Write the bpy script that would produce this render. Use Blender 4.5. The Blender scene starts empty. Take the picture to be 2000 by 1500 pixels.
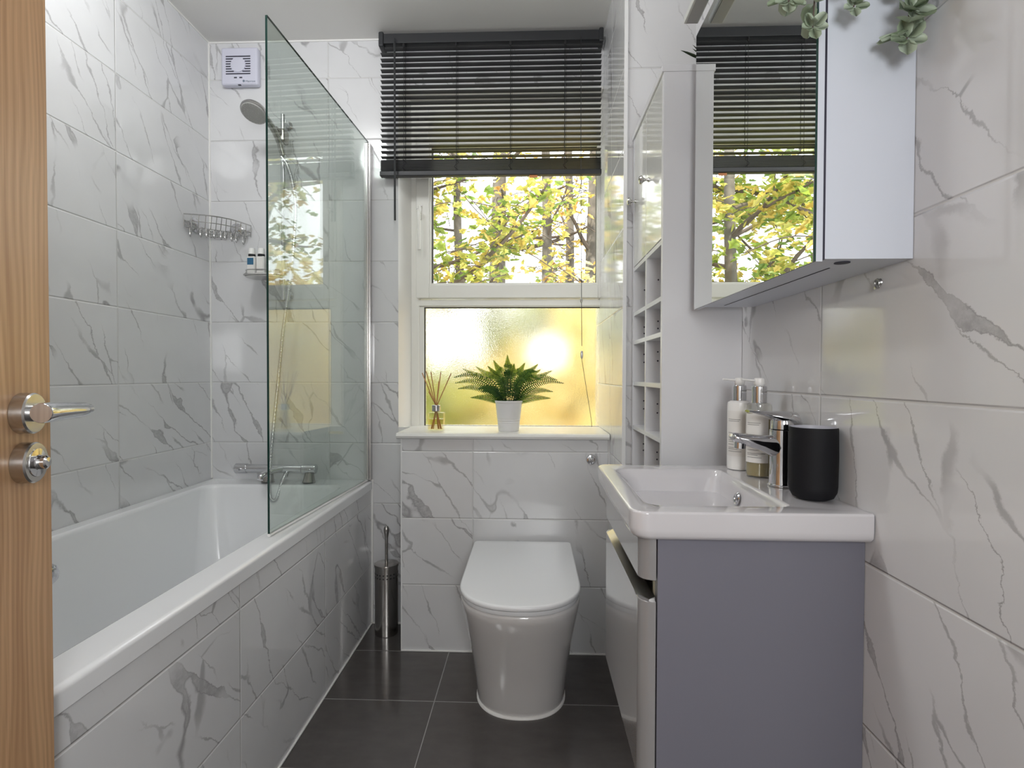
import bpy, bmesh, math, random
from math import pi, sin, cos, radians
from mathutils import Vector, Matrix, noise as mnoise

scene = bpy.context.scene
C = scene.collection

# ------------------------------------------------------------------ camera
cam_d = bpy.data.cameras.new('camera'); cam = bpy.data.objects.new('camera', cam_d); C.objects.link(cam)
scene.camera = cam
cam_d.sensor_width = 36.0; cam_d.lens = 18.73; cam_d.clip_start = 0.02
YAW, PITCH, ROLL = 0.03592, 0.01732, 0.00279
r0 = Vector((cos(YAW), sin(YAW), 0)); f0 = Vector((-sin(YAW), cos(YAW), 0)); u0 = Vector((0, 0, 1))
f1 = f0*cos(PITCH) - u0*sin(PITCH); u1 = u0*cos(PITCH) + f0*sin(PITCH)
r2 = r0*cos(ROLL) + u1*sin(ROLL); u2 = u1*cos(ROLL) - r0*sin(ROLL)
M = Matrix((r2, u2, -f1)).transposed().to_4x4(); M.translation = Vector((0, 0, 1.0352))
cam.matrix_world = M

# ------------------------------------------------------------------ world, lights, exposure
W = bpy.data.worlds.new('sky'); scene.world = W; W.use_nodes = True
bg = W.node_tree.nodes['Background']; bg.inputs[0].default_value = (0.96, 0.98, 1.0, 1); bg.inputs[1].default_value = 4.0
vs = scene.view_settings; vs.view_transform = 'Standard'; vs.look = 'None'; vs.gamma = 1; vs.exposure = 0.0
vs.use_curve_mapping = False
cy = scene.cycles
cy.use_denoising = True; cy.max_bounces = 12; cy.diffuse_bounces = 5; cy.glossy_bounces = 6
cy.transmission_bounces = 10; cy.transparent_max_bounces = 24
cy.sample_clamp_indirect = 6; cy.caustics_reflective = False; cy.caustics_refractive = True; cy.blur_glossy = 0.4
def area(name, loc, rot, sx, sy, w, col, shape='RECTANGLE', spread=180):
    d = bpy.data.lights.new(name, 'AREA'); d.shape = shape; d.size = sx; d.size_y = sy; d.energy = w; d.color = col
    d.spread = radians(spread)
    o = bpy.data.objects.new(name, d); o.location = loc; o.rotation_euler = rot; C.objects.link(o); return o
def fill_point(name, loc, rad, w, col):
    d = bpy.data.lights.new(name, 'POINT'); d.shadow_soft_size = rad; d.energy = w; d.color = col
    o = bpy.data.objects.new(name, d); o.location = loc; C.objects.link(o); return o
fill_point('bath_fill', (-0.90, 1.25, 2.29), 0.10, 11, (0.965, 0.985, 1.0))  # unseen point light added above the bath to brighten the room
fill_point('room_fill', (-0.32, 1.18, 2.29), 0.10, 6.5, (0.965, 0.985, 1.0))  # added fill under the ceiling, lifting the bath panel and lower surfaces
fill_point('hallway_fill', (0.16, -0.60, 1.25), 0.20, 40, (0.965, 0.985, 1.0))  # added fill outside the doorway, brightens faces turned to the camera
sd = bpy.data.lights.new('sun', 'SUN'); sd.energy = 9.0; sd.angle = 0.02; sd.color = (1.0, 0.93, 0.8)
sun = bpy.data.objects.new('sun', sd); sun.rotation_euler = (radians(38), 0, radians(-28)); C.objects.link(sun)

# ------------------------------------------------------------------ materials
class G:
    def __init__(s, name):
        s.m = bpy.data.materials.new(name); s.m.use_nodes = True; s.t = s.m.node_tree; s.n = s.t.nodes
        s.b = s.n['Principled BSDF']; s.out = s.n['Material Output']
    def node(s, ty, **kw):
        n = s.n.new(ty)
        for k, v in kw.items(): setattr(n, k, v)
        return n
    def set(s, n, i, v):
        if isinstance(v, bpy.types.NodeSocket): s.t.links.new(v, n.inputs[i])
        else: n.inputs[i].default_value = v
    def math(s, op, a, b=0.0, c=0.0, clamp=False):
        n = s.node('ShaderNodeMath', operation=op, use_clamp=clamp)
        s.set(n, 0, a); s.set(n, 1, b); s.set(n, 2, c); return n.outputs[0]
    def mix(s, f, a, b):
        n = s.node('ShaderNodeMix', data_type='RGBA')
        s.set(n, 0, f); s.set(n, 6, a); s.set(n, 7, b); return n.outputs[2]
    def ramp(s, v, a, b, o0=0.0, o1=1.0, smooth=True):
        n = s.node('ShaderNodeMapRange'); n.interpolation_type = 'SMOOTHSTEP' if smooth else 'LINEAR'
        s.set(n, 0, v); s.set(n, 1, a); s.set(n, 2, b); s.set(n, 3, o0); s.set(n, 4, o1); return n.outputs[0]
    def comb(s, x, y, z):
        n = s.node('ShaderNodeCombineXYZ'); s.set(n, 0, x); s.set(n, 1, y); s.set(n, 2, z); return n.outputs[0]
    def noise(s, vec, scale, detail=2.0, rough=0.5, dist=0.0):
        n = s.node('ShaderNodeTexNoise'); s.set(n, 'Vector', vec); s.set(n, 'Scale', scale); s.set(n, 'Detail', detail)
        s.set(n, 'Roughness', rough); s.set(n, 'Distortion', dist); return n.outputs[0]
    def bump(s, h, strength, dist):
        n = s.node('ShaderNodeBump'); s.set(n, 'Height', h); s.set(n, 'Strength', strength); s.set(n, 'Distance', dist)
        s.t.links.new(n.outputs[0], s.b.inputs['Normal'])
    def P(s, **kw):
        for k, v in kw.items(): s.set(s.b, k.replace('_', ' '), v)
        return s

def plain(name, col, rough=0.5, metal=0.0, coat=0.0, bump=0.0, bscale=60, var=0.0, **kw):
    g = G(name); tc = g.node('ShaderNodeTexCoord').outputs['Object']
    c = (*col, 1)
    if var:
        f = g.noise(tc, 9.0, 3)
        c = g.mix(g.ramp(f, 0.3, 0.7), tuple(x*(1-var) for x in col)+(1,), tuple(min(1, x*(1+var)) for x in col)+(1,))
    g.P(Base_Color=c, Roughness=rough, Metallic=metal)
    g.b.inputs['Coat Weight'].default_value = coat; g.b.inputs['Coat Roughness'].default_value = 0.05
    if bump: g.bump(g.noise(tc, bscale, 3), bump, 0.002)
    for k, v in kw.items(): g.set(g.b, k, v)
    return g.m

def tile_mat(name, tw, th, base, vein, grout, gw=0.0011, rough=0.065, veins=True, gb=0.9):
    g = G(name)
    uvn = g.node('ShaderNodeUVMap'); uvn.uv_map = 'UVMap'
    sep = g.node('ShaderNodeSeparateXYZ'); g.t.links.new(uvn.outputs[0], sep.inputs[0])
    u, v = sep.outputs[0], sep.outputs[1]
    un = g.math('DIVIDE', u, tw); vn = g.math('DIVIDE', v, th)
    iu = g.math('FLOOR', un); iv = g.math('FLOOR', vn)
    fu = g.math('FRACT', un); fv = g.math('FRACT', vn)
    eu = g.math('MULTIPLY', g.math('MINIMUM', fu, g.math('SUBTRACT', 1.0, fu)), tw)
    ev = g.math('MULTIPLY', g.math('MINIMUM', fv, g.math('SUBTRACT', 1.0, fv)), th)
    ed = g.math('MINIMUM', eu, ev)
    gm = g.ramp(ed, gw*0.7, gw*1.3, 1.0, 0.0)
    wn = g.node('ShaderNodeTexWhiteNoise', noise_dimensions='3D'); g.set(wn, 'Vector', g.comb(iu, iv, 3.7))
    sc = g.node('ShaderNodeSeparateColor'); g.t.links.new(wn.outputs['Color'], sc.inputs[0])
    R, Gr, B = sc.outputs[0], sc.outputs[1], sc.outputs[2]
    lu = g.math('ADD', g.math('MULTIPLY', fu, tw), g.math('MULTIPLY', R, 41.0))
    lv = g.math('ADD', g.math('MULTIPLY', fv, th), g.math('MULTIPLY', Gr, 53.0))
    P2 = g.comb(lu, lv, 0.0)
    if veins:
        # warp
        wx = g.math('SUBTRACT', g.noise(P2, 4.0, 3, 0.6), 0.5)
        wy = g.math('SUBTRACT', g.noise(g.comb(g.math('ADD', lu, 9.1), lv, 4.0), 22.0, 6, 0.7), 0.5)
        ang = g.math('ADD', radians(-57), g.math('MULTIPLY', g.math('SUBTRACT', B, 0.5), 0.5))
        ca, sa = g.math('COSINE', ang), g.math('SINE', ang)
        s_ = g.math('ADD', g.math('MULTIPLY', lu, ca), g.math('MULTIPLY', lv, sa))
        t_ = g.math('SUBTRACT', g.math('MULTIPLY', lv, ca), g.math('MULTIPLY', lu, sa))
        t_ = g.math('ADD', t_, g.math('ADD', g.math('MULTIPLY', wx, 0.11), g.math('MULTIPLY', wy, 0.030)))
        # primary streaks: level sets of a strongly stretched noise
        n1 = g.noise(g.comb(g.math('MULTIPLY', s_, 0.9), g.math('MULTIPLY', t_, 5.0), 1.3), 1.0, 1.0, 0.5)
        d1 = g.math('ABSOLUTE', g.math('SUBTRACT', n1, 0.5))
        wmod = g.noise(g.comb(lu, lv, 7.7), 7.0, 2, 0.5)
        width = g.ramp(wmod, 0.50, 0.72, 0.0, 0.034)
        m1 = g.ramp(g.math('SUBTRACT', d1, width), 0.0, 0.005, 1.0, 0.0)
        edge1 = g.ramp(g.math('ABSOLUTE', g.math('SUBTRACT', d1, width)), 0.0, 0.007, 1.0, 0.0)
        msk1 = g.ramp(g.noise(g.comb(lu, lv, 2.2), 3.2, 2, 0.5), 0.42, 0.52)
        # branching cracks
        vo = g.node('ShaderNodeTexVoronoi', feature='DISTANCE_TO_EDGE', voronoi_dimensions='2D')
        g.set(vo, 'Vector', g.comb(g.math('MULTIPLY', s_, 2.4), g.math('MULTIPLY', t_, 10.5), 0.0)); g.set(vo, 'Scale', 1.0)
        vd = vo.outputs['Distance']
        vw = g.ramp(g.noise(g.comb(lu, lv, 21.0), 9.0, 2, 0.5), 0.4, 0.75, 0.010, 0.085)
        m2 = g.math('SUBTRACT', 1.0, g.ramp(g.math('DIVIDE', vd, vw), 0.25, 1.0))
        msk2 = g.ramp(g.noise(g.comb(lu, lv, 12.2), 4.2, 2, 0.5), 0.46, 0.57)
        fill = g.math('MULTIPLY', g.math('MULTIPLY', m1, msk1), g.ramp(g.noise(P2, 60.0, 4, 0.7), 0.3, 0.7, 0.40, 0.72))
        a = g.math('MULTIPLY', g.math('MULTIPLY', edge1, msk1), 0.8)
        b = g.math('MULTIPLY', g.math('MULTIPLY', m2, msk2), 0.62)
        mm = g.math('MAXIMUM', g.math('MAXIMUM', fill, a), b)
        cloud = g.ramp(g.noise(P2, 4.0, 3), 0.3, 0.7, 0.0, 0.10)
        c = g.mix(g.math('ADD', mm, cloud, clamp=True), (*base, 1), (*vein, 1))
    else:
        cl = g.noise(g.comb(lu, lv, g.math('MULTIPLY', B, 9.0)), 12.0, 6, 0.65)
        st = g.noise(g.comb(g.math('MULTIPLY', lu, 0.3), lv, 1.0), 22.0, 4, 0.6)
        c = g.mix(g.math('MULTIPLY', g.math('ADD', cl, st), 0.5), tuple(x*0.6 for x in base)+(1,), tuple(x*1.45 for x in base)+(1,))
    c = g.mix(gm, c, (*grout, 1))
    g.P(Base_Color=c, Roughness=g.mix(gm, (rough,)*3+(1,), (0.6, 0.6, 0.6, 1)))
    g.b.inputs['IOR'].default_value = 1.62
    hb = g.ramp(ed, gw*0.6, gw*0.6+0.003, 0.0, 1.0)
    wav = g.math('MULTIPLY', g.noise(P2, 7.0, 1), 0.06)
    g.bump(g.math('ADD', hb, wav), gb, 0.0016)
    return g.m

MARBLE = tile_mat('marble_wall_tile', 0.5, 0.25, (0.69, 0.69, 0.70), (0.30, 0.29, 0.295), (0.60, 0.59, 0.58))
FLOORT = tile_mat('dark_floor_tile', 0.6, 0.3, (0.082, 0.074, 0.071), (0, 0, 0), (0.30, 0.29, 0.28), gw=0.0014, rough=0.13, veins=False, gb=0.3)
CEIL = plain('ceiling_paint', (0.70, 0.69, 0.665), 0.6)
HALL = plain('hall_paint', (0.72, 0.71, 0.69), 0.7)
WHITEPAINT = plain('white_gloss_paint', (0.80, 0.79, 0.76), 0.25)
UPVC = plain('white_upvc', (0.80, 0.79, 0.74), 0.28)
GASKET = plain('black_gasket', (0.02, 0.02, 0.02), 0.6)
SILICONE = plain('white_silicone', (0.82, 0.81, 0.79), 0.35)
TRIM = plain('white_tile_trim', (0.78, 0.78, 0.78), 0.2)
ACRYLIC = plain('white_acrylic', (0.80, 0.805, 0.82), 0.12, coat=0.4)
CERAMIC = plain('white_ceramic', (0.60, 0.585, 0.605), 0.06, coat=0.6)
CERAMIC2 = plain('toilet_ceramic', (0.72, 0.70, 0.69), 0.07, coat=0.6)
SEATPL = plain('toilet_seat_plastic', (0.76, 0.765, 0.78), 0.22)
CHROME = plain('chrome', (0.66, 0.66, 0.68), 0.05, 1.0)
CHROMED = plain('satin_chrome', (0.56, 0.55, 0.54), 0.25, 1.0)
STEEL = plain('brushed_steel', (0.42, 0.40, 0.38), 0.2, 1.0)
GREYSH = plain('grey_spray_face', (0.36, 0.36, 0.34), 0.4)
BLACKBL = plain('black_blind', (0.014, 0.014, 0.016), 0.42)
BLACKRAIL = plain('black_blind_rail', (0.024, 0.025, 0.028), 0.45)
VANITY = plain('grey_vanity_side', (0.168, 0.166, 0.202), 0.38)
VANGLOSS = plain('grey_vanity_gloss', (0.27, 0.262, 0.265), 0.16, coat=0.6)
CREAM = plain('cream_edge', (0.62, 0.60, 0.50), 0.4)
MELAMINE = plain('white_melamine', (0.68, 0.68, 0.70), 0.35)
CABGLOSS = plain('white_gloss_door', (0.74, 0.74, 0.72), 0.16, coat=0.6)
MIRCAB = plain('mirror_cabinet_body', (0.60, 0.63, 0.70), 0.28)
DARKGAP = plain('gap_shade', (0.02, 0.018, 0.035), 0.5)  # near-black colour for the shade in the mirror door gap
MIRROR = plain('mirror_silver', (0.90, 0.92, 0.90), 0.0, 1.0)
CUPM = plain('black_rubber', (0.008, 0.008, 0.010), 0.6, IOR=1.28)
CUPIN = plain('grey_tumbler_lining', (0.45, 0.45, 0.50), 0.35)
PUMPW = plain('white_plastic', (0.82, 0.81, 0.79), 0.3)
LABEL = plain('paper_label', (0.78, 0.76, 0.73), 0.5)
INK = plain('label_ink', (0.28, 0.27, 0.26), 0.6)
FANW = plain('fan_plastic', (0.62, 0.62, 0.72), 0.35)
FANDK = plain('fan_slot', (0.03, 0.03, 0.05), 0.6)
FANTX = plain('fan_print', (0.14, 0.18, 0.24), 0.6)
POT = plain('white_pot', (0.74, 0.73, 0.73), 0.3)
SOIL = plain('soil', (0.03, 0.035, 0.015), 0.9)
REED = plain('reed', (0.50, 0.25, 0.09), 0.6)
BLUEL = plain('blue_label', (0.03, 0.13, 0.24), 0.4)
BLACKP = plain('black_plastic', (0.01, 0.01, 0.012), 0.35)
ORANGE = plain('orange_tag', (0.55, 0.20, 0.06), 0.5)
BARK = plain('bark', (0.12, 0.105, 0.09), 0.9, bump=0.6, bscale=20, var=0.3)
BARKD = plain('dark_twig', (0.11, 0.085, 0.07), 0.9)
GROUND = plain('garden_ground', (0.25, 0.24, 0.10), 0.9, var=0.4)
LAMPDIFF = plain('lamp_strip', (0.42, 0.41, 0.40), 0.4)
LAMPEDGE = plain('lamp_strip_rim', (0.62, 0.63, 0.60), 0.3)

def leaf_mat(name, cols, trans=0.5, scale=3.0, rough=0.5, em=None):
    g = G(name); g.n.remove(g.b)
    oi = g.node('ShaderNodeTexCoord').outputs['Object']
    at = g.node('ShaderNodeAttribute'); at.attribute_name = 'rnd'
    cr = g.node('ShaderNodeValToRGB'); cr.color_ramp.elements[0].color = (*cols[0], 1); cr.color_ramp.elements[1].color = (*cols[-1], 1)
    for i, c in enumerate(cols[1:-1]):
        e = cr.color_ramp.elements.new((i+1)/(len(cols)-1)); e.color = (*c, 1)
    g.t.links.new(at.outputs['Fac'], cr.inputs[0])
    d = g.node('ShaderNodeBsdfDiffuse'); t = g.node('ShaderNodeBsdfTranslucent'); gl = g.node('ShaderNodeBsdfGlossy')
    g.set(gl, 'Roughness', 0.4); g.set(gl, 'Color', (0.8, 0.8, 0.8, 1))
    g.set(d, 0, cr.outputs[0]); g.set(t, 0, cr.outputs[0])
    m = g.node('ShaderNodeMixShader'); g.set(m, 0, trans); g.set(m, 1, d.outputs[0]); g.set(m, 2, t.outputs[0])
    m2 = g.node('ShaderNodeMixShader'); g.set(m2, 0, 0.05); g.set(m2, 1, m.outputs[0]); g.set(m2, 2, gl.outputs[0])
    g.t.links.new(m2.outputs[0], g.out.inputs[0]); return g.m
LEAF_A = leaf_mat('autumn_leaf_green', [(0.16, 0.28, 0.05), (0.38, 0.46, 0.08), (0.62, 0.56, 0.14), (0.74, 0.52, 0.12)], 0.55)
LEAF_B = leaf_mat('autumn_leaf_yellow', [(0.44, 0.46, 0.12), (0.80, 0.62, 0.16), (0.84, 0.56, 0.16), (0.72, 0.38, 0.12)], 0.55)
LEAF_D = leaf_mat('golden_leaf', [(0.78, 0.78, 0.36), (0.95, 0.86, 0.45), (0.95, 0.80, 0.38), (0.90, 0.68, 0.28)], 0.5)
LEAF_C = leaf_mat('hedge_leaf', [(0.42, 0.54, 0.12), (0.66, 0.70, 0.20), (0.84, 0.78, 0.32)], 0.5)
FERNM = leaf_mat('fern_leaf', [(0.03, 0.11, 0.025), (0.14, 0.27, 0.04), (0.50, 0.58, 0.07)], 0.65)
EUCM = leaf_mat('eucalyptus_leaf', [(0.24, 0.31, 0.20), (0.36, 0.44, 0.31), (0.52, 0.60, 0.48)], 0.25)
SPIKM = leaf_mat('spiky_leaf', [(0.015, 0.03, 0.012), (0.03, 0.05, 0.02)], 0.1)

def glass_thin(name, tint, rough=0.0, refl=1.45):
    g = G(name); g.n.remove(g.b)
    tr = g.node('ShaderNodeBsdfTransparent'); g.set(tr, 0, (*tint, 1))
    gl = g.node('ShaderNodeBsdfGlossy'); g.set(gl, 'Roughness', rough); g.set(gl, 'Color', (1, 1, 1, 1))
    fr = g.node('ShaderNodeFresnel'); geo = g.node('ShaderNodeNewGeometry')
    g.set(fr, 0, g.ramp(geo.outputs['Backfacing'], 0.0, 1.0, refl, 1.0/refl, False))
    m = g.node('ShaderNodeMixShader'); g.set(m, 0, fr.outputs[0]); g.set(m, 1, tr.outputs[0]); g.set(m, 2, gl.outputs[0])
    g.t.links.new(m.outputs[0], g.out.inputs[0]); return g.m
GLASS_SCREEN = glass_thin('screen_glass', (0.875, 0.915, 0.885), refl=1.5)
GLASS_EDGE = plain('screen_glass_edge', (0.008, 0.035, 0.028), 0.15)
GLASS_PANE = glass_thin('window_glass', (0.97, 0.98, 0.97))
GLASS_BOTTLE = glass_thin('bottle_glass', (0.93, 0.93, 0.90), refl=1.45)
def frosted():
    g = G('frosted_glass'); tc = g.node('ShaderNodeTexCoord').outputs['Object']
    g.n.remove(g.b)
    rf = g.node('ShaderNodeBsdfRefraction'); g.set(rf, 'Roughness', 0.25); g.set(rf, 'IOR', 1.30); g.set(rf, 0, (0.99, 0.99, 0.97, 1))
    gl = g.node('ShaderNodeBsdfGlossy'); g.set(gl, 'Roughness', 0.12)
    bp = g.node('ShaderNodeBump'); g.set(bp, 'Height', g.noise(tc, 260.0, 2)); g.set(bp, 'Strength', 0.9); g.set(bp, 'Distance', 0.0015)
    g.t.links.new(bp.outputs[0], rf.inputs['Normal'])
    m = g.node('ShaderNodeMixShader'); g.set(m, 0, 0.05); g.set(m, 1, rf.outputs[0]); g.set(m, 2, gl.outputs[0])
    g.t.links.new(m.outputs[0], g.out.inputs[0]); return g.m
FROST = frosted()
def liquid(name, col):
    g = G(name); g.P(Base_Color=(*col, 1), Roughness=0.08); g.b.inputs['Transmission Weight'].default_value = 0.35; return g.m
HANDWASH = liquid('handwash', (0.50, 0.42, 0.24))
OIL = glass_thin('diffuser_oil', (0.95, 0.90, 0.72), refl=1.4)

def wood():
    g = G('oak_veneer'); tc = g.node('ShaderNodeUVMap'); tc.uv_map = 'UVMap'
    sep = g.node('ShaderNodeSeparateXYZ'); g.t.links.new(tc.outputs[0], sep.inputs[0]); u, v = sep.outputs[0], sep.outputs[1]
    warp = g.math('MULTIPLY', g.math('SUBTRACT', g.noise(g.comb(g.math('MULTIPLY', u, 3.0), g.math('MULTIPLY', v, 0.9), 0.0), 1.6, 2), 0.5), 0.12)
    uu = g.math('ADD', u, warp)
    bands = g.noise(g.comb(g.math('MULTIPLY', uu, 34.0), g.math('MULTIPLY', v, 0.35), 0.0), 1.0, 2, 0.5)
    fine = g.noise(g.comb(g.math('MULTIPLY', u, 330.0), g.math('MULTIPLY', v, 5.0), 2.0), 1.0, 3, 0.6)
    rings = g.math('MULTIPLY', g.math('ADD', g.math('SINE', g.math('MULTIPLY', uu, 520.0)), 1.0), 0.35)
    f = g.math('ADD', g.math('ADD', g.math('MULTIPLY', bands, 0.55), g.math('MULTIPLY', fine, 0.36)), g.math('MULTIPLY', rings, 0.18))
    c = g.mix(g.ramp(f, 0.3, 0.78), (0.72, 0.45, 0.245, 1), (0.44, 0.235, 0.115, 1))
    g.P(Base_Color=c, Roughness=0.36); g.bump(fine, 0.08, 0.001); return g.m
OAK = wood()

# ------------------------------------------------------------------ geometry helpers
def bm_new(): return bmesh.new()
def box(bm, x0, x1, y0, y1, z0, z1, bev=0.0, seg=2, mi=0):
    r = bmesh.ops.create_cube(bm, size=1.0); vs_ = r['verts']
    for v in vs_:
        v.co = Vector((x0+(v.co.x+.5)*(x1-x0), y0+(v.co.y+.5)*(y1-y0), z0+(v.co.z+.5)*(z1-z0)))
    fs = set(f for v in vs_ for f in v.link_faces)
    for f in fs: f.material_index = mi
    if bev > 0:
        es = list(set(e for v in vs_ for e in v.link_edges))
        bmesh.ops.bevel(bm, geom=es, offset=bev, segments=seg, affect='EDGES', profile=0.5, clamp_overlap=True)
    return vs_
def lathe(bm, prof, origin=(0, 0, 0), axis=(0, 0, 1), n=32, cap=True, mi=0):
    a = Vector(axis).normalized(); t = Vector((1, 0, 0)) if abs(a.x) < .9 else Vector((0, 1, 0))
    e1 = a.cross(t).normalized(); e2 = a.cross(e1); o = Vector(origin); rings = []
    for r, h in prof:
        r = max(r, 1e-5)
        rings.append([bm.verts.new(o + a*h + e1*(r*cos(2*pi*i/n)) + e2*(r*sin(2*pi*i/n))) for i in range(n)])
    for A, B in zip(rings, rings[1:]):
        for i in range(n):
            f = bm.faces.new((A[i], A[(i+1) % n], B[(i+1) % n], B[i])); f.material_index = mi
    if cap:
        for k in (0, -1):
            if prof[k][0] > 1e-4:
                f = bm.faces.new(rings[k] if k else rings[k][::-1]); f.material_index = mi
def tube(bm, pts, rad, n=8, flat=1.0, up=None, cap=True, mi=0):
    pts = [Vector(p) for p in pts]; m = len(pts)
    rad = rad if isinstance(rad, (list, tuple)) else [rad]*m
    rings = []; prev = None
    for i, p in enumerate(pts):
        d = (pts[min(i+1, m-1)] - pts[max(i-1, 0)])
        d = d.normalized() if d.length > 1e-9 else Vector((0, 0, 1))
        if up is not None: ref = Vector(up)
        elif prev is None: ref = Vector((0, 0, 1)) if abs(d.z) < .9 else Vector((1, 0, 0))
        else: ref = prev
        e1 = d.cross(ref)
        if e1.length < 1e-6: e1 = d.cross(Vector((0, 1, 0.01)))
        e1.normalize(); e2 = e1.cross(d).normalized(); prev = e2
        fl = flat[i] if isinstance(flat, (list, tuple)) else flat
        rr = rad[i] if isinstance(rad[i], (int, float)) else rad[i][0]
        rings.append([bm.verts.new(p + e1*(rr*cos(2*pi*k/n)) + e2*(rr*fl*sin(2*pi*k/n))) for k in range(n)])
    for A, B in zip(rings, rings[1:]):
        for k in range(n):
            f = bm.faces.new((A[k], A[(k+1) % n], B[(k+1) % n], B[k])); f.material_index = mi
    if cap:
        bm.faces.new(rings[0][::-1]).material_index = mi; bm.faces.new(rings[-1]).material_index = mi
def curve(pts, n=12):
    """Catmull-Rom through points"""
    P = [Vector(p) for p in pts]; P = [P[0]*2-P[1]] + P + [P[-1]*2-P[-2]]; out = []
    for i in range(1, len(P)-2):
        for k in range(n):
            t = k/n; a, b, c, d = P[i-1], P[i], P[i+1], P[i+2]
            out.append(0.5*((2*b)+(c-a)*t+(2*a-5*b+4*c-d)*t*t+(3*b-a-3*c+d)*t*t*t))
    out.append(P[-2]); return out
def loft(bm, loops, cap0=False, cap1=True, mi=0, closed=True):
    R = [[bm.verts.new(Vector(p)) for p in L] for L in loops]; n = len(R[0])
    for A, B in zip(R, R[1:]):
        for i in range(n if closed else n-1):
            f = bm.faces.new((A[i], A[(i+1) % n], B[(i+1) % n], B[i])); f.material_index = mi
    if cap0: bm.faces.new(R[0][::-1]).material_index = mi
    if cap1: bm.faces.new(R[-1]).material_index = mi
    return R
def rrect(x0, x1, y0, y1, r, z, n=6):
    if not isinstance(r, (list, tuple)): r = (r,)*4
    out = []
    for (cx, cy, a, rr) in ((x1, y1, 0, r[0]), (x0, y1, 90, r[1]), (x0, y0, 180, r[2]), (x1, y0, 270, r[3])):
        sx = 1 if cx == x1 else -1; sy = 1 if cy == y1 else -1
        for k in range(n+1):
            t = radians(a + 90*k/n); out.append(Vector((cx-sx*rr+rr*cos(t), cy-sy*rr+rr*sin(t), z)))
    return out
def uvbox(me, fn):
    uv = me.uv_layers.new(name='UVMap')
    for p in me.polygons:
        for li in p.loop_indices:
            uv.data[li].uv = fn(me.vertices[me.loops[li].vertex_index].co, p.normal)
def obj(name, bm, mats, parent=None, loc=None, uv=None, sharp=35, smooth=True, seed=None):
    """link a bmesh given in WORLD coordinates as one object; parent offset handled by the root's location"""
    bmesh.ops.recalc_face_normals(bm, faces=bm.faces)
    me = bpy.data.meshes.new(name); bm.to_mesh(me); bm.free()
    for m in (mats if isinstance(mats, (list, tuple)) else [mats]): me.materials.append(m)
    if uv: uvbox(me, uv)
    if smooth and len(me.polygons):
        me.polygons.foreach_set('use_smooth', [True]*len(me.polygons)); me.set_sharp_from_angle(angle=radians(sharp))
    if parent is not None:
        q = parent; off = Vector((0, 0, 0))
        while q is not None: off += q.location; q = q.parent
    else: off = Vector(loc) if loc is not None else Vector((0, 0, 0))
    me.transform(Matrix.Translation(-off))
    o = bpy.data.objects.new(name, me); C.objects.link(o)
    if smooth and len(me.polygons) < 20000:
        w_ = o.modifiers.new('weighted_normal', 'WEIGHTED_NORMAL'); w_.keep_sharp = True; w_.weight = 80
    if parent is not None: o.parent = parent
    else: o.location = off
    return o
def tag(o, label=None, cat=None, group=None, kind=None):
    if label: o['label'] = label
    if cat: o['category'] = cat
    if group: o['group'] = group
    if kind: o['kind'] = kind
    return o
def thing(name, label, cat, loc, group=None, kind=None):
    o = bpy.data.objects.new(name, None); o.empty_display_size = 0.05; C.objects.link(o); o.location = loc
    return tag(o, label, cat, group, kind)
def struct(name, bm, m, label=None, cat=None, parent=None, uv=None, **kw):
    o = obj(name, bm, m, parent, uv=uv, **kw)
    if parent is None: tag(o, label, cat, None, 'structure')
    return o

# ------------------------------------------------------------------ dimensions
XL, XR, YB, H = -1.337, 0.5106, 2.18, 2.405
YC, XBL, XC = 1.9645, -0.4827, 0.2875
YF = 2.25            # window frame face
YN = -0.06           # doorway wall
XW = -0.547          # left edge of the window opening

def UVW(ox=0.0, seed=0):
    def fn(c, n):
        if abs(n.y) > .7: return (c.x - XL + ox + 50*seed, c.z + 25*seed)
        if n.x > .5: return (c.y - YB + 50*seed + 100, c.z + 25*seed)
        if n.x < -.5: return (-(c.y - 0.96) + 50*seed + 100, c.z + 25*seed)
        return (c.x + 50*seed, c.y + 50)
    return fn
def fuv(c, n): return (c.x + 0.303 + 60, c.y - 1.96 + 60)

# ------------------------------------------------------------------ structure
bm = bm_new(); box(bm, -1.6, 1.0, -1.5, 2.45, -0.12, 0.0)
struct('floor', bm, FLOORT, 'dark grey polished tile floor', 'floor', uv=fuv)
bm = bm_new(); box(bm, -1.6, 1.0, -1.5, 2.45, H, H+0.12)
struct('ceiling', bm, CEIL, 'plain white painted ceiling', 'ceiling')
bm = bm_new(); box(bm, XL-0.1, XL, YN-0.1, 2.40, 0, H)
struct('wall_left', bm, MARBLE, 'marble tiled wall along the bath', 'wall', uv=UVW(0, 1))
bm = bm_new(); box(bm, XR, XR+0.1, YN-0.1, 2.40, 0, H)
struct('wall_right', bm, MARBLE, 'marble tiled wall behind the basin and mirror cabinet', 'wall', uv=UVW(0, 3))
bm = bm_new()
box(bm, XL, XW, YB, 2.34, 0, H); box(bm, XW, 0.33, YB, 2.34, 2.20, H); box(bm, XW, 0.33, YB, 2.34, 0, 0.785)
struct('wall_back', bm, MARBLE, 'marble tiled window wall', 'wall', uv=UVW(0, 2))
# pier with a slightly skewed reveal face
bm = bm_new()
pts = [(0.290, 1.705), (XR, 1.705), (XR, 2.40), (0.2865, 2.40)]
a = [bm.verts.new((x, y, 0)) for x, y in pts]; b = [bm.verts.new((x, y, H)) for x, y in pts]
bm.faces.new(a[::-1]); bm.faces.new(b)
for i in range(4): bm.faces.new((a[i], a[(i+1) % 4], b[(i+1) % 4], b[i]))
struct('wall_pier', bm, MARBLE, 'glossy marble tiled pier right of the window', 'wall', uv=UVW(0.11, 5))
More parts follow.
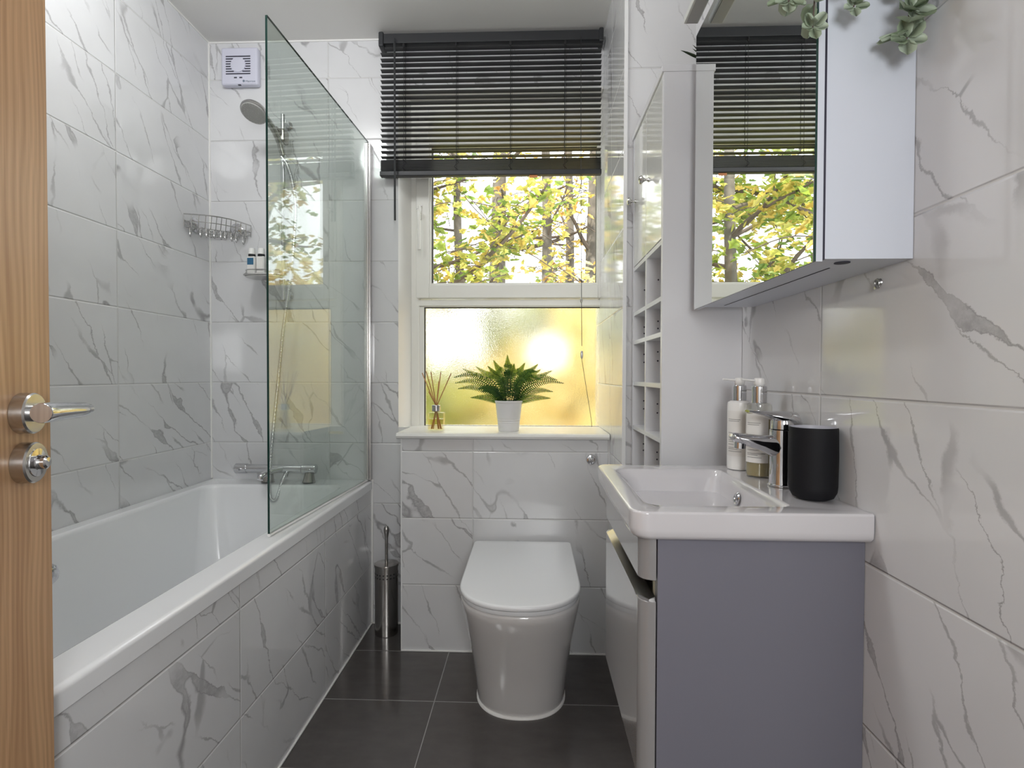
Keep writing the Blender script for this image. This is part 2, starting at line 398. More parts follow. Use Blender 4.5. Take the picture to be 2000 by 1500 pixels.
# boxing behind toilet
bm = bm_new(); box(bm, XBL, 0.289, YC, YB-0.0005, 0, 0.797)
def buv(c, n):
    if abs(n.y) > .7: return (c.x - 0.285 + 0.0 + 250, c.z + 150)
    return (c.y + 300, c.z)
struct('wall_boxing', bm, MARBLE, 'low marble tiled boxing behind the toilet', 'wall', uv=buv)
# doorway wall and hallway shell
bm = bm_new()
box(bm, XL, -0.445, YN-0.1, YN, 0, H); box(bm, 0.36, XR, YN-0.1, YN, 0, H); box(bm, -0.445, 0.36, YN-0.1, YN, 2.05, H)
struct('wall_front', bm, MARBLE, 'wall with the doorway behind the camera', 'wall', uv=UVW(0, 4))
bm = bm_new()
box(bm, -1.6, 1.0, -1.5, -1.4, 0, H); box(bm, -1.6, -1.5, -1.4, YN-0.1, 0, H); box(bm, 0.9, 1.0, -1.4, YN-0.1, 0, H)
box(bm, -1.5, XL-0.1, YN-0.12, YN-0.1, 0, H); box(bm, XR+0.1, 0.9, YN-0.12, YN-0.1, 0, H)
struct('wall_hallway', bm, HALL, 'plain painted hallway wall beyond the doorway', 'wall')
# trims: silicone and edge beads
bm = bm_new()
box(bm, XL, XL+0.005, YB-0.005, YB, 0.60, H); box(bm, XL, XL+0.004, 0.45, YB, H-0.005, H); box(bm, XL, XW, YB-0.004, YB, H-0.006, H)
struct('trim_1', bm, SILICONE, 'white silicone line in the back left corner', 'trim')
bm = bm_new(); box(bm, 0.2885, 0.3, 1.697, 1.7055, 0, H, 0.001)
struct('trim_2', bm, TRIM, 'white edge strip on the tiled pier corner', 'trim')
bm = bm_new(); box(bm, XBL-0.002, XBL+0.003, YC-0.002, YC+0.004, 0, 0.797)
struct('trim_3', bm, TRIM, 'white edge strip on the boxing corner by the toilet brush', 'trim')
bm = bm_new()
box(bm, XBL, 0.289, YC-0.006, YC, 0, 0.006, 0.002); box(bm, -0.661, -0.655, 0.48, YB, 0, 0.005, 0.0015); box(bm, 0.2825, 0.2895, 1.70, YC, 0, 0.006, 0.002)
box(bm, -0.66, XBL, YB-0.006, YB, 0, 0.006)
struct('trim_4', bm, SILICONE, 'white silicone bead around the floor edge', 'trim')
bm = bm_new(); box(bm, -0.662, -0.652, YB-0.006, YB, 0, 0.60, 0.002)
struct('trim_5', bm, SILICONE, 'white silicone line where bath panel meets window wall', 'trim')

# ------------------------------------------------------------------ window
win = tag(thing('window_1', 'white framed window with clear top pane and frosted lower pane', 'window', (-0.14, YF, 0.8)), kind='structure')
ZT = 2.20
XFR = 0.287
def frame(bm, x0, x1, z0, z1, w, y0, y1, bev=0.003, wr=None):
    wl, wrr, wb, wt = w
    box(bm, x0, x0+wl, y0, y1, z0, z1, bev); box(bm, x1-wrr, x1, y0, y1, z0, z1, bev)
    box(bm, x0+wl-.001, x1-wrr+.001, y0, y1, z0, z0+wb, bev); box(bm, x0+wl-.001, x1-wrr+.001, y0, y1, z1-wt, z1, bev)
bm = bm_new()
# reveal lining on the left and the top, splayed
v = [(-0.547, YB-0.002), (-0.509, YF+0.002), (-0.509, 2.33), (-0.547, 2.33)]
a = [bm.verts.new((x, y, 0.797)) for x, y in v]; b = [bm.verts.new((x, y, ZT)) for x, y in v]
bm.faces.new(a[::-1]); bm.faces.new(b)
for i in range(4): bm.faces.new((a[i], a[(i+1) % 4], b[(i+1) % 4], b[i]))
box(bm, -0.547, XFR, YB-0.001, 2.33, ZT-0.012, ZT, 0.001)
obj('window_lining', bm, WHITEPAINT, win)
bm = bm_new()
frame(bm, -0.510, XFR+0.04, 0.795, 2.188, (0.034, 0.03, 0.022, 0.05), YF, 2.32)
box(bm, -0.48, XFR+0.03, YF, 2.32, 1.326, 1.352, 0.003)
box(bm, -0.478, -0.456, YF+0.006, 2.31, 0.815, 1.328, 0.003); box(bm, -0.478, XFR+0.02, YF+0.006, 2.31, 1.3215, 1.335, 0.002)
box(bm, -0.478, XFR+0.02, YF+0.006, 2.31, 0.80, 0.816, 0.002)
obj('window_frame', bm, UPVC, win)
bm = bm_new()
frame(bm, -0.487, XFR+0.04, 1.358, 2.150, (0.056, 0.05, 0.056, 0.15), YF-0.012, 2.30, 0.004)
frame(bm, -0.433, XFR-0.008, 1.412, 2.002, (0.010, 0.008, 0.010, 0.012), YF-0.004, 2.29, 0.003)
sash = obj('window_sash', bm, UPVC, win)
bm = bm_new()
frame(bm, -0.4235, XFR-0.014, 1.4205, 1.9915, (0.004, 0.003, 0.003, 0.004), YF+0.006, 2.28, 0.0)
frame(bm, -0.457, XFR+0.01, 0.8145, 1.3225, (0.004, 0.003, 0.003, 0.004), YF+0.010, 2.28, 0.0)
obj('gasket', bm, GASKET, win)
bm = bm_new(); box(bm, -0.425, XFR-0.01, 2.270, 2.274, 1.418, 1.995)
obj('window_pane', bm, GLASS_PANE, win, smooth=False)
bm = bm_new()
q = [bm.verts.new(p) for p in ((-0.456, 2.272, 0.814), (XFR+0.01, 2.272, 0.814), (XFR+0.01, 2.272, 1.3225), (-0.456, 2.272, 1.3225))]
bm.faces.new(q)
obj('frosted_pane', bm, FROST, win, smooth=False)['label'] = 'frosted textured glass pane'
# sill
bm = bm_new()
sx0, sx1 = -0.497, 0.286
prof = [(YF+0.004, 0.797), (YC-0.012, 0.797), (YC-0.020, 0.801), (YC-0.024, 0.8085), (YC-0.020, 0.816), (YC-0.012, 0.8195), (YB, 0.8185), (YF+0.004, 0.8175)]
loft(bm, [[(x, y, z) for y, z in prof] for x in (sx0, sx0+0.002, sx1)], cap0=True, cap1=True)
box(bm, -0.546, sx0+0.001, YB-0.0, YF+0.004, 0.797, 0.8178)
obj('window_sill', bm, WHITEPAINT, win)
# handle
bm = bm_new()
box(bm, -0.476, -0.462, YF-0.020, YF-0.011, 1.685, 1.745, 0.005, 3)
tube(bm, curve([(-0.469, YF-0.018, 1.715), (-0.469, YF-0.042, 1.716), (-0.4675, YF-0.048, 1.690), (-0.466, YF-0.047, 1.620), (-0.466, YF-0.046, 1.555)], 6), [0.008]*9+[0.007]*8+[0.0065]*8, 10, 0.8)
wh = obj('window_handle', bm, UPVC, win)
bm = bm_new(); lathe(bm, [(0.0045, 0), (0.0045, 0.012), (0.003, 0.014)], (-0.476, YF-0.019, 1.723), (0, -1, 0), 12); lathe(bm, [(0.003, 0), (0.003, 0.006)], (-0.463, YF-0.016, 1.742), (0, -1, 0), 10)
obj('handle_lock', bm, CHROMED, wh)

# ------------------------------------------------------------------ venetian blind
BX0, BX1, BY = -0.611, 0.2795, 2.142
bl = thing('venetian_blind', 'black slatted venetian blind half lowered over the window', 'blind', (-0.166, BY, 2.39))
bm = bm_new(); box(bm, BX0+0.012, BX1-0.012, BY-0.020, BY+0.026, 2.352, 2.390, 0.002)
box(bm, BX0, BX0+0.020, BY-0.026, BY+0.030, 2.338, 2.396, 0.005, 3); box(bm, BX1-0.018, BX1, BY-0.026, BY+0.030, 2.342, 2.396, 0.005, 3)
obj('head_rail', bm, BLACKRAIL, bl)
def slat_mesh():
    bm = bm_new(); n = 5; w = 0.0125; L = []
    for s in (0.0, 0.0007):
        for k in range(n+1):
            t = -1+2*k/n; L.append((t*w, 0.0016*(1-t*t)+s))
    top = L[n+1:]; bot = L[:n+1]; sec = bot + top[::-1]
    loft(bm, [[(x, y, z) for y, z in sec] for x in (BX0+0.004-bl.location.x, BX1-0.006-bl.location.x)], cap0=True, cap1=True)
    me = bpy.data.meshes.new('slat'); bmesh.ops.recalc_face_normals(bm, faces=bm.faces); bm.to_mesh(me); bm.free(); me.materials.append(BLACKBL); return me
sm = slat_mesh()
zs = [2.339 - 0.02155*i for i in range(21)]
rs = random.Random(3)
for z in zs:
    o = bpy.data.objects.new('slat', sm); C.objects.link(o); o.parent = bl
    o.location = (0, 0, z-bl.location.z); o.rotation_euler = (radians(-3+rs.uniform(-1, 1)), radians(rs.uniform(-0.12, 0.12)), 0)
for k in range(14):
    o = bpy.data.objects.new('slat', sm); C.objects.link(o); o.parent = bl
    o.location = (0, rs.uniform(-.001, .001), 1.853+0.0031*k-bl.location.z)
bm = bm_new(); box(bm, BX0+0.001, BX1-0.004, BY-0.0135, BY+0.0135, 1.830, 1.851, 0.004, 3)
obj('bottom_rail', bm, BLACKRAIL, bl)
bm = bm_new()
for x in (-0.512, -0.302, -0.086, 0.130):
    for dy in (-0.0135, 0.0135):
        tube(bm, [(x, BY+dy, 2.352), (x, BY+dy, 1.845)], 0.0009, 5)
    tube(bm, [(x+0.006, BY, 2.352), (x+0.006, BY, 1.845)], 0.0007, 5)
    lathe(bm, [(0.005, 0), (0.006, 0.012), (0.003, 0.016)], (x, BY-0.016, 2.350), (0, 0, -1), 10)
    tube(bm, curve([(x-0.004, BY-0.015, 1.895), (x+0.010, BY-0.016, 1.880), (x-0.006, BY-0.016, 1.865), (x+0.008, BY-0.016, 1.85)], 5), 0.0011, 5)
obj('ladder_cord', bm, BLACKBL, bl)
bm = bm_new(); tube(bm, [(-0.5445, BY-0.030, 2.350), (-0.5430, BY-0.032, 1.648)], 0.0042, 6)
lathe(bm, [(0.003, 0), (0.003, 0.02)], (-0.5445, BY-0.030, 2.345), (0, 0, 1), 8)
obj('tilt_wand', bm, BLACKRAIL, bl)
bm = bm_new()
tube(bm, curve([(0.190, BY-0.028, 2.360), (0.192, BY-0.030, 1.9), (0.196, BY-0.03, 1.45), (0.199, BY-0.03, 1.15)], 8), 0.0012, 5)
tube(bm, curve([(0.199, BY-0.03, 1.10), (0.215, BY-0.03, 1.00), (0.236, BY-0.03, 0.87), (0.240, BY-0.03, 0.83)], 8), 0.0010, 5)
pc = obj('pull_cord', bm, BLACKBL, bl)
bm = bm_new(); lathe(bm, [(0.002, 0), (0.0055, 0.008), (0.0055, 0.026), (0.003, 0.032)], (0.199, BY-0.03, 1.098), (0, 0, 1), 10)
obj('cord_tassel', bm, CHROMED, pc)
bm = bm_new(); lathe(bm, [(0.002, 0), (0.005, 0.006), (0.005, 0.016), (0.002, 0.02)], (0.1965, BY-0.03, 1.318), (0, 0, 1), 10)
obj('cord_tassel', bm, CHROMED, pc)
bm = bm_new(); box(bm, -0.010, 0.022, BY-0.008, BY-0.006, 1.820, 1.832)
obj('safety_tag', bm, ORANGE, bl)['label'] = 'small orange tag'

# ------------------------------------------------------------------ bathtub
ZR = 0.598
tub = thing('bathtub', 'white built-in bathtub behind the glass screen', 'bathtub', (-1.0, 1.3, 0))
bm = bm_new()
X0, X1, Y0, Y1 = XL+0.0015, -0.655, 0.48, YB-0.0015
loops = [rrect(X0+.004, X1-.004, Y0, Y1, .004, 0.558), rrect(X0, X1, Y0, Y1, .006, 0.562), rrect(X0, X1, Y0, Y1, .006, ZR-0.010),
         rrect(X0+.003, X1-.003, Y0+.003, Y1-.001, .006, ZR-0.003), rrect(X0+.010, X1-.010, Y0+.010, Y1-.002, .008, ZR),
         rrect(-1.288, -0.730, 0.56, 2.072, .055, ZR), rrect(-1.281, -0.737, 0.565, 2.066, .058, ZR-0.003), rrect(-1.276, -0.742, 0.57, 2.060, .06, ZR-0.014),
         rrect(-1.262, -0.757, 0.62, 2.035, .07, 0.48), rrect(-1.240, -0.780, 0.72, 2.000, .09, 0.33), rrect(-1.222, -0.80, 0.82, 1.975, .10, 0.24),
         rrect(-1.195, -0.83, 0.87, 1.94, .10, 0.205), rrect(-1.15, -0.88, 0.95, 1.88, .10, 0.196)]
loft(bm, loops, cap0=False, cap1=True)
obj('tub', bm, ACRYLIC, tub, sharp=50)
bm = bm_new()
oc = (-1.262, 1.315, 0.516); ax = Vector((1, 0, 0.09))
lathe(bm, [(0.033, 0), (0.035, 0.003), (0.035, 0.010), (0.031, 0.014), (0.030, 0.022), (0.025, 0.032), (0.014, 0.037), (0.0, 0.038)], oc, ax, 36)
obj('overflow_dial', bm, CHROME, tub)
bm = bm_new(); box(bm, -0.676, -0.660, 0.48, YB-0.001, 0, 0.5575)
obj('bath_panel', bm, MARBLE, tub, uv=UVW(0, 7))['label'] = 'marble tiled side panel'

# ------------------------------------------------------------------ glass screen
g0 = Vector((-0.700, 1.394, 0)); g1 = Vector((-0.667, 2.160, 0)); gd = (g1-g0).normalized(); gn = Vector((gd.y, -gd.x, 0))
scr = thing('shower_screen', 'tall clear glass bath screen on the bath rim', 'shower screen', (-0.69, 1.78, ZR))
bm = bm_new(); zb, zt = 0.6075, 1.980
R_ = [bm.verts.new(p) for p in (g0+Vector((0, 0, zb)), g1+Vector((0, 0, zb)), g1+Vector((0, 0, zt)), g0+Vector((0, 0, zt)))]
hf = gn*0.003
L_ = [bm.verts.new(v.co-hf) for v in R_]
for v in R_: v.co += hf
bm.faces.new(R_).material_index = 0; bm.faces.new(L_[::-1]).material_index = 0
for i in range(4):
    f = bm.faces.new((R_[i], L_[i], L_[(i+1) % 4], R_[(i+1) % 4])); f.material_index = 1
obj('glass_panel', bm, [GLASS_SCREEN, GLASS_EDGE], scr, smooth=False)
bm = bm_new(); box(bm, -0.681, -0.655, 2.150, YB-0.0005, zb-0.008, 1.975, 0.003)
box(bm, -0.675, -0.660, 2.138, 2.152, zb-0.004, 1.970, 0.004, 3)
obj('wall_channel', bm, CHROMED, scr)
bm = bm_new(); tube(bm, [g0+Vector((0, 0, zb-0.004)), g1+Vector((0, 0, zb-0.004))], 0.0045, 8)
obj('bottom_seal', bm, PUMPW, scr)

# ------------------------------------------------------------------ extractor fan
fx, fz, fy = -1.193, 2.290, YB
fan = thing('extractor_fan', 'square white extractor fan high on the back wall', 'extractor fan', (fx, fy, fz))
bm = bm_new(); box(bm, fx-0.076, fx+0.076, fy-0.030, fy, fz-0.076, fz+0.076, 0.008, 3)
hous = obj('housing', bm, FANW, fan)
bm = bm_new()
for k in range(8):
    z = fz+0.038-k*0.0100
    for s in (-1, 1):
        hw = 0.051
        inner = math.sqrt(max(0, 0.0315**2-(z-fz-0.004)**2)); 
        if inner > 0.004:
            box(bm, fx-0.004+min(s*inner, s*hw), fx-0.004+max(s*inner, s*hw), fy-0.0308, fy-0.029, z-0.0022, z+0.0022, 0.0)
        elif s == 1: box(bm, fx-0.004-hw, fx-0.004+hw, fy-0.0308, fy-0.029, z-0.0022, z+0.0022)
for s in (-1, 1): box(bm, fx-0.004+s*0.011-0.006, fx-0.004+s*0.011+0.006, fy-0.0308, fy-0.029, fz-0.050, fz-0.045)
box(bm, fx-0.006, fx+0.006, fy-0.029, fy-0.022, fz-0.0763, fz-0.074)
obj('vent_slots', bm, FANDK, hous)
bm = bm_new(); lathe(bm, [(0.030, 0), (0.030, 0.003), (0.027, 0.005), (0.0, 0.0055)], (fx-0.004, fy-0.030, fz+0.004), (0, -1, 0), 36)
obj('centre_disc', bm, FANW, hous)
def text(name, body, size, loc, rot, mat, parent, ext=0.0003):
    cu = bpy.data.curves.new(name, 'FONT'); cu.body = body; cu.size = size; cu.extrude = ext; cu.align_x = 'CENTER'; cu.align_y = 'CENTER'
    o = bpy.data.objects.new(name+'_tmp', cu); C.objects.link(o)
    dg = bpy.context.evaluated_depsgraph_get(); me = bpy.data.meshes.new_from_object(o.evaluated_get(dg)); bpy.data.objects.remove(o)
    off = Vector((0, 0, 0)); q = parent
    while q is not None: off += q.location; q = q.parent
    me.transform(Matrix.Translation(Vector(loc)-off) @ rot.to_4x4()); me.materials.clear(); me.materials.append(mat)
    t = bpy.data.objects.new(name, me); C.objects.link(t); t.parent = parent; return t
RX = Matrix.Rotation(radians(90), 3, 'X')
text('brand_print', 'Manrose', 0.0115, (fx+0.047, fy-0.0304, fz-0.063), RX, FANTX, hous)
bm = bm_new(); lathe(bm, [(0.0048, 0), (0.0048, 0.0006)], (fx+0.019, fy-0.030, fz-0.0615), (0, -1, 0), 20, cap=True)
obj('brand_mark', bm, FANTX, hous)

# ------------------------------------------------------------------ shower riser set
sh = thing('shower_riser_set', 'chrome riser rail with hand shower and ribbed hose', 'shower', (-1.003, YB, 1.3))
bm = bm_new(); tube(bm, [(-1.003, 2.130, 1.335), (-1.003, 2.130, 2.080)], 0.009, 14)
for z in (1.36, 2.055):
    tube(bm, [(-1.003, 2.130, z), (-1.003, YB, z)], 0.012, 14); lathe(bm, [(0.019, 0), (0.019, 0.006), (0.012, 0.012)], (-1.003, YB, z), (0, -1, 0), 20)
obj('riser_rail', bm, CHROME, sh)
bm = bm_new(); box(bm, -1.024, -0.983, 2.098, 2.146, 1.960, 2.015, 0.010, 3)
tube(bm, [(-1.003, 2.11, 1.990), (-1.016, 2.085, 2.0)], 0.016, 14)
obj('shower_bracket', bm, STEEL, sh)
hd = Vector((-1.045, 1.985, 2.020)); fdir = Vector((-0.095, -0.47, -0.868)).normalized()
bm = bm_new()
tube(bm, curve([(-1.000, 2.125, 1.915), (-1.006, 2.10, 1.965), (-1.018, 2.065, 2.005), hd+Vector((0.010, 0.034, 0.016)), hd - fdir*0.016], 8),
     [0.0125]*8+[0.0130]*8+[0.0125]*8+[0.012+0.0012*k for k in range(8)]+[0.022], 14)
lathe(bm, [(0.016, -0.034), (0.034, -0.022), (0.046, -0.010), (0.0495, 0.0), (0.0485, 0.005), (0.045, 0.006)], hd, fdir, 36)
hh = obj('hand_shower', bm, CHROMED, sh)
bm = bm_new(); lathe(bm, [(0.0448, 0.0058), (0.043, 0.0085), (0.0, 0.0095)], hd, fdir, 36)
e1 = fdir.cross(Vector((0, 0, 1))).normalized(); e2 = fdir.cross(e1)
for rr, nn in ((0.012, 6), (0.022, 12), (0.032, 18), (0.040, 24)):
    for k in range(nn):
        a = 2*pi*k/nn; lathe(bm, [(0.0013, 0), (0.001, 0.0025)], hd+fdir*0.0088+e1*rr*cos(a)+e2*rr*sin(a), fdir, 5)
obj('spray_face', bm, GREYSH, hh)
hp = [(-1.003, 2.118, 1.905), (-0.975, 2.10, 1.870), (-0.948, 2.09, 1.80), (-0.932, 2.085, 1.70), (-0.934, 2.08, 1.60), (-0.942, 2.08, 1.50), (-0.957, 2.08, 1.38),
      (-0.983, 2.08, 1.20), (-1.004, 2.08, 1.0), (-1.022, 2.08, 0.835), (-1.034, 2.075, 0.69), (-1.032, 2.06, 0.60), (-1.018, 2.045, 0.545), (-0.998, 2.050, 0.545), (-0.990, 2.075, 0.60), (-0.989, 2.105, 0.630)]
cp_ = curve(hp, 40); rr = [0.0078 if (k//2) % 2 else 0.0064 for k in range(len(cp_))]
bm = bm_new(); tube(bm, cp_, rr, 10); obj('shower_hose', bm, CHROME, sh, sharp=80)

# ------------------------------------------------------------------ bath mixer
mx = thing('bath_shower_mixer', 'chrome deck mounted bath shower mixer on the bath rim', 'tap', (-1.02, 2.12, ZR))
zm, ym = 0.652, 2.118
bm = bm_new(); tube(bm, [(-1.155, ym, zm), (-0.925, ym, zm)], 0.0175, 20)
tube(bm, [(-0.990, ym-0.0, zm-0.016), (-0.990, ym-0.008, zm-0.030)], 0.010, 14)
obj('mixer_body', bm, CHROME, mx)
for x0, x1 in ((-1.200, -1.150), (-0.925, -0.868)):
    bm = bm_new(); tube(bm, [(x0, ym, zm), (x0+0.004, ym, zm), (x1-0.004, ym, zm), (x1, ym, zm)], [0.017, 0.0205, 0.0205, 0.019], 20)
    box(bm, min(x0, x1)+0.018, max(x0, x1)-0.018, ym-0.034, ym-0.018, zm-0.004, zm+0.004, 0.002)
    obj('mixer_knob', bm, CHROME, mx)
for x in (-1.062, -0.894):
    bm = bm_new(); lathe(bm, [(0.026, 0), (0.025, 0.004), (0.018, 0.035), (0.0145, 0.05)], (x, ym-0.010, ZR), (0, 0.2, 1), 20)
    obj('mixer_leg', bm, STEEL, mx)
bm = bm_new(); tube(bm, curve([(-1.005, ym-0.01, zm), (-1.030, ym-0.05, zm-0.002), (-1.045, ym-0.09, zm-0.012), (-1.047, ym-0.10, zm-0.026)], 6), 0.0115, 14)
obj('bath_spout', bm, CHROME, mx)

# ------------------------------------------------------------------ corner wire caddy
cd = thing('corner_caddy', 'empty chrome wire corner basket with hooks in the back left corner', 'wire basket', (XL, YB, 1.60))
bm = bm_new(); w = 0.0017
zt_, zm_, zb_ = 1.648, 1.622, 1.600
A_ = (XL+0.006, 2.003); B_ = (-1.160, YB-0.006); K_ = (XL+0.008, YB-0.008)
def arc(z, bul=0.045, shrink=0.0):
    a = Vector((A_[0], A_[1]+shrink, z)); b = Vector((B_[0]-shrink, B_[1], z)); mid = (a+b)/2+Vector((1, -1, 0)).normalized()*bul
    return curve([a, (a*0.72+b*0.28)+(mid-(a+b)/2)*0.8, mid, (a*0.28+b*0.72)+(mid-(a+b)/2)*0.8, b], 6)
tube(bm, arc(zt_), w*1.4, 6)
for z in (zt_-0.022, zt_-0.036, zb_):
    s = 0.012 if z == zb_ else 0.0
    tube(bm, [(A_[0], A_[1]+s, z), (K_[0], K_[1], z), (B_[0]-s, B_[1], z)], w, 6)
tube(bm, arc(zb_, 0.035, 0.015), w, 6); tube(bm, arc(zm_, 0.042, 0.004), w, 6)
ap = arc(zt_); 
for k in range(0, len(ap), 2):
    p = ap[k]; t = k/(len(ap)-1)
    if t < .5: q_ = Vector((XL+0.008, A_[1]+(K_[1]-A_[1])*2*t, 0))
    else: q_ = Vector((K_[0]+(B_[0]-K_[0])*(2*t-1), YB-0.008, 0))
    p2 = p.lerp(Vector((q_.x, q_.y, zt_)), 0.12)
    tube(bm, [p, (p2.x, p2.y, zb_), (q_.x, q_.y, zb_), (q_.x, q_.y, zt_-0.022)], w*0.8, 5)
obj('wire_basket', bm, CHROMED, cd)
for k in range(9):
    t = 0.06+0.88*k/8; p = arc(zb_, 0.035, 0.015); p = p[int(t*(len(p)-1))]
    bm = bm_new(); d = Vector((0.7, -0.7, 0))
    tube(bm, curve([(p.x, p.y, zb_), p*1+Vector((0, 0, -0.022)), p+d*0.010+Vector((0, 0, -0.036)), p+d*0.026+Vector((0, 0, -0.030)), p+d*0.036+Vector((0, 0, -0.012))], 5), w, 6)
    obj('hook', bm, CHROMED, cd)
for o_, ax_ in (((XL+0.0005, 2.075, 1.625), (1, 0, 0)), ((-1.222, YB-0.0005, 1.630), (0, -1, 0))):
    bm = bm_new(); lathe(bm, [(0.029, 0), (0.028, 0.006), (0.020, 0.012), (0.014, 0.018), (0.0, 0.019)], o_, ax_, 28)
    obj('suction_cup', bm, CHROME, cd)

# ------------------------------------------------------------------ soap shelf and bottles on it
ss = thing('soap_shelf', 'small chrome shelf clamped on the riser rail', 'shelf', (-1.06, 2.12, 1.42))
bm = bm_new()
lp = rrect(-1.142, -0.985, 2.055, 2.160, 0.04, 1.428, 5)
tube(bm, lp+[lp[0]], 0.0035, 8); lp2 = rrect(-1.137, -0.99, 2.06, 2.155, 0.038, 1.446, 5); tube(bm, lp2+[lp2[0]], 0.002, 6)
loft(bm, [rrect(-1.138, -0.989, 2.059, 2.156, 0.037, 1.420, 5), rrect(-1.138, -0.989, 2.059, 2.156, 0.037, 1.425, 5)], cap0=True, cap1=True)
for k in range(0, len(lp), 3): tube(bm, [lp[k], lp2[k]], 0.0015, 5)
tube(bm, [(-1.003, 2.130, 1.40), (-1.003, 2.130, 1.45)], 0.016, 12)
obj('wire_tray', bm, CHROMED, ss)
def small_bottle(x, y, lab, band, text_):
    o = thing('toiletry_bottle', text_, 'bottle', (x, y, 1.4255), 'toiletries on the shower shelf')
    bm = bm_new(); box(bm, x-0.016, x+0.016, y-0.012, y+0.012, 1.4255, 1.503, 0.006, 3); obj('bottle_body', bm, PUMPW, o)
    bm = bm_new(); lathe(bm, [(0.013, 0), (0.013, 0.005), (0.0115, 0.024), (0.0, 0.025)], (x, y, 1.510), (0, 0, 1), 20); obj('cap', bm, PUMPW, o)
    bm = bm_new(); lathe(bm, [(0.0135, 0), (0.0135, 0.009)], (x, y, 1.502), (0, 0, 1), 20); obj('collar', bm, BLACKP, o)
    bm = bm_new(); box(bm, x-0.0125, x+0.0125, y-0.0128, y-0.0118, 1.435, 1.498, 0.0); box(bm, x-0.0125, x+0.0125, y-0.0134, y-0.0127, band[0], band[1], 0, mi=1)
    obj('bottle_label', bm, [LABEL, lab], o)
small_bottle(-1.112, 2.090, BLUEL, (1.468, 1.495), 'small white bottle with a blue label on the shower shelf')
small_bottle(-1.074, 2.090, INK, (1.446, 1.452), 'small white bottle with a pale label beside the blue labelled one')

# ------------------------------------------------------------------ toilet
tx = -0.030
tl = thing('toilet', 'white back-to-wall toilet with closed lid', 'toilet', (tx, 1.68, 0))
def dshape(hw, y0, y1, z, n=28, hb=None, sq=2.25):
    """D plan: straight back at y1, rounded front reaching y0"""
    hb = hb if hb is not None else hw; out = []
    ymid = y0 + hw*1.02
    for k in range(n+1):
        t = pi*k/n; c, s = cos(t), sin(t)
        out.append(Vector((tx - hw*math.copysign(abs(c)**(2/sq), c), ymid - (ymid-y0)*abs(s)**(2/sq), z)))
    m = 6
    for k in range(1, m): out.append(Vector((tx+hw+(hb-hw)*k/m, ymid+(y1-ymid)*k/m, z)))
    out.append(Vector((tx+hb, y1-0.012, z))); out.append(Vector((tx+hb-0.004, y1-0.003, z))); out.append(Vector((tx+hb-0.014, y1, z)))
    out.append(Vector((tx-hb+0.014, y1, z))); out.append(Vector((tx-hb+0.004, y1-0.003, z))); out.append(Vector((tx-hb, y1-0.012, z)))
    for k in range(m-1, 0, -1): out.append(Vector((tx-hw-(hb-hw)*k/m, ymid+(y1-ymid)*k/m, z)))
    return out
bm = bm_new()
yb_ = YC-0.0075
L = []
for z, hw, y0 in ((0.004, 0.138, 1.585), (0.010, 0.141, 1.582), (0.08, 0.146, 1.562), (0.16, 0.153, 1.528), (0.25, 0.162, 1.480), (0.32, 0.170, 1.436), (0.365, 0.1745, 1.408), (0.383, 0.1755, 1.402), (0.390, 0.174, 1.404), (0.394, 0.168, 1.410)):
    L.append(dshape(hw, y0, yb_, z, hb=hw if z < 0.3 else hw))
loft(bm, L, cap0=True, cap1=True)
pan = obj('pan', bm, CERAMIC2, tl, sharp=60)
bm = bm_new()
L = [dshape(0.1435, 1.577, yb_, 0.0, ), dshape(0.1435, 1.577, yb_, 0.004), dshape(0.139, 1.583, yb_, 0.010)]
loft(bm, L, cap0=True, cap1=True); obj('silicone_bead', bm, SILICONE, tl, sharp=60)
bm = bm_new()
L = [dshape(0.170, 1.398, 1.925, 0.3955), dshape(0.1725, 1.394, 1.928, 0.398), dshape(0.1725, 1.394, 1.928, 0.408), dshape(0.170, 1.397, 1.926, 0.4115)]
loft(bm, L, cap0=True, cap1=True); obj('seat', bm, SEATPL, tl, sharp=60)
bm = bm_new()
L = [dshape(0.173, 1.384, 1.932, 0.4135, hb=0.1745), dshape(0.1755, 1.381, 1.935, 0.4165, hb=0.176), dshape(0.1755, 1.381, 1.935, 0.4225, hb=0.176), dshape(0.174, 1.383, 1.934, 0.4265, hb=0.175), dshape(0.169, 1.389, 1.930, 0.4285, hb=0.171), dshape(0.12, 1.45, 1.90, 0.4295, hb=0.12)]
loft(bm, L, cap0=True, cap1=True); obj('lid', bm, SEATPL, tl, sharp=60)
bm = bm_new(); lathe(bm, [(0.019, 0), (0.019, 0.003), (0.0165, 0.007), (0.012, 0.008), (0.0115, 0.006), (0.010, 0.0075), (0, 0.009)], (0.222, YC, 0.724), (0, -1, 0), 36)
lathe(bm, [(0.0025, 0), (0.002, 0.003)], (0.217, YC-0.008, 0.727), (0, -1, 0), 10)
tag(obj('flush_button', bm, CHROME, loc=(0.222, YC, 0.724)), 'round chrome flush button on the tiled boxing', 'flush button')

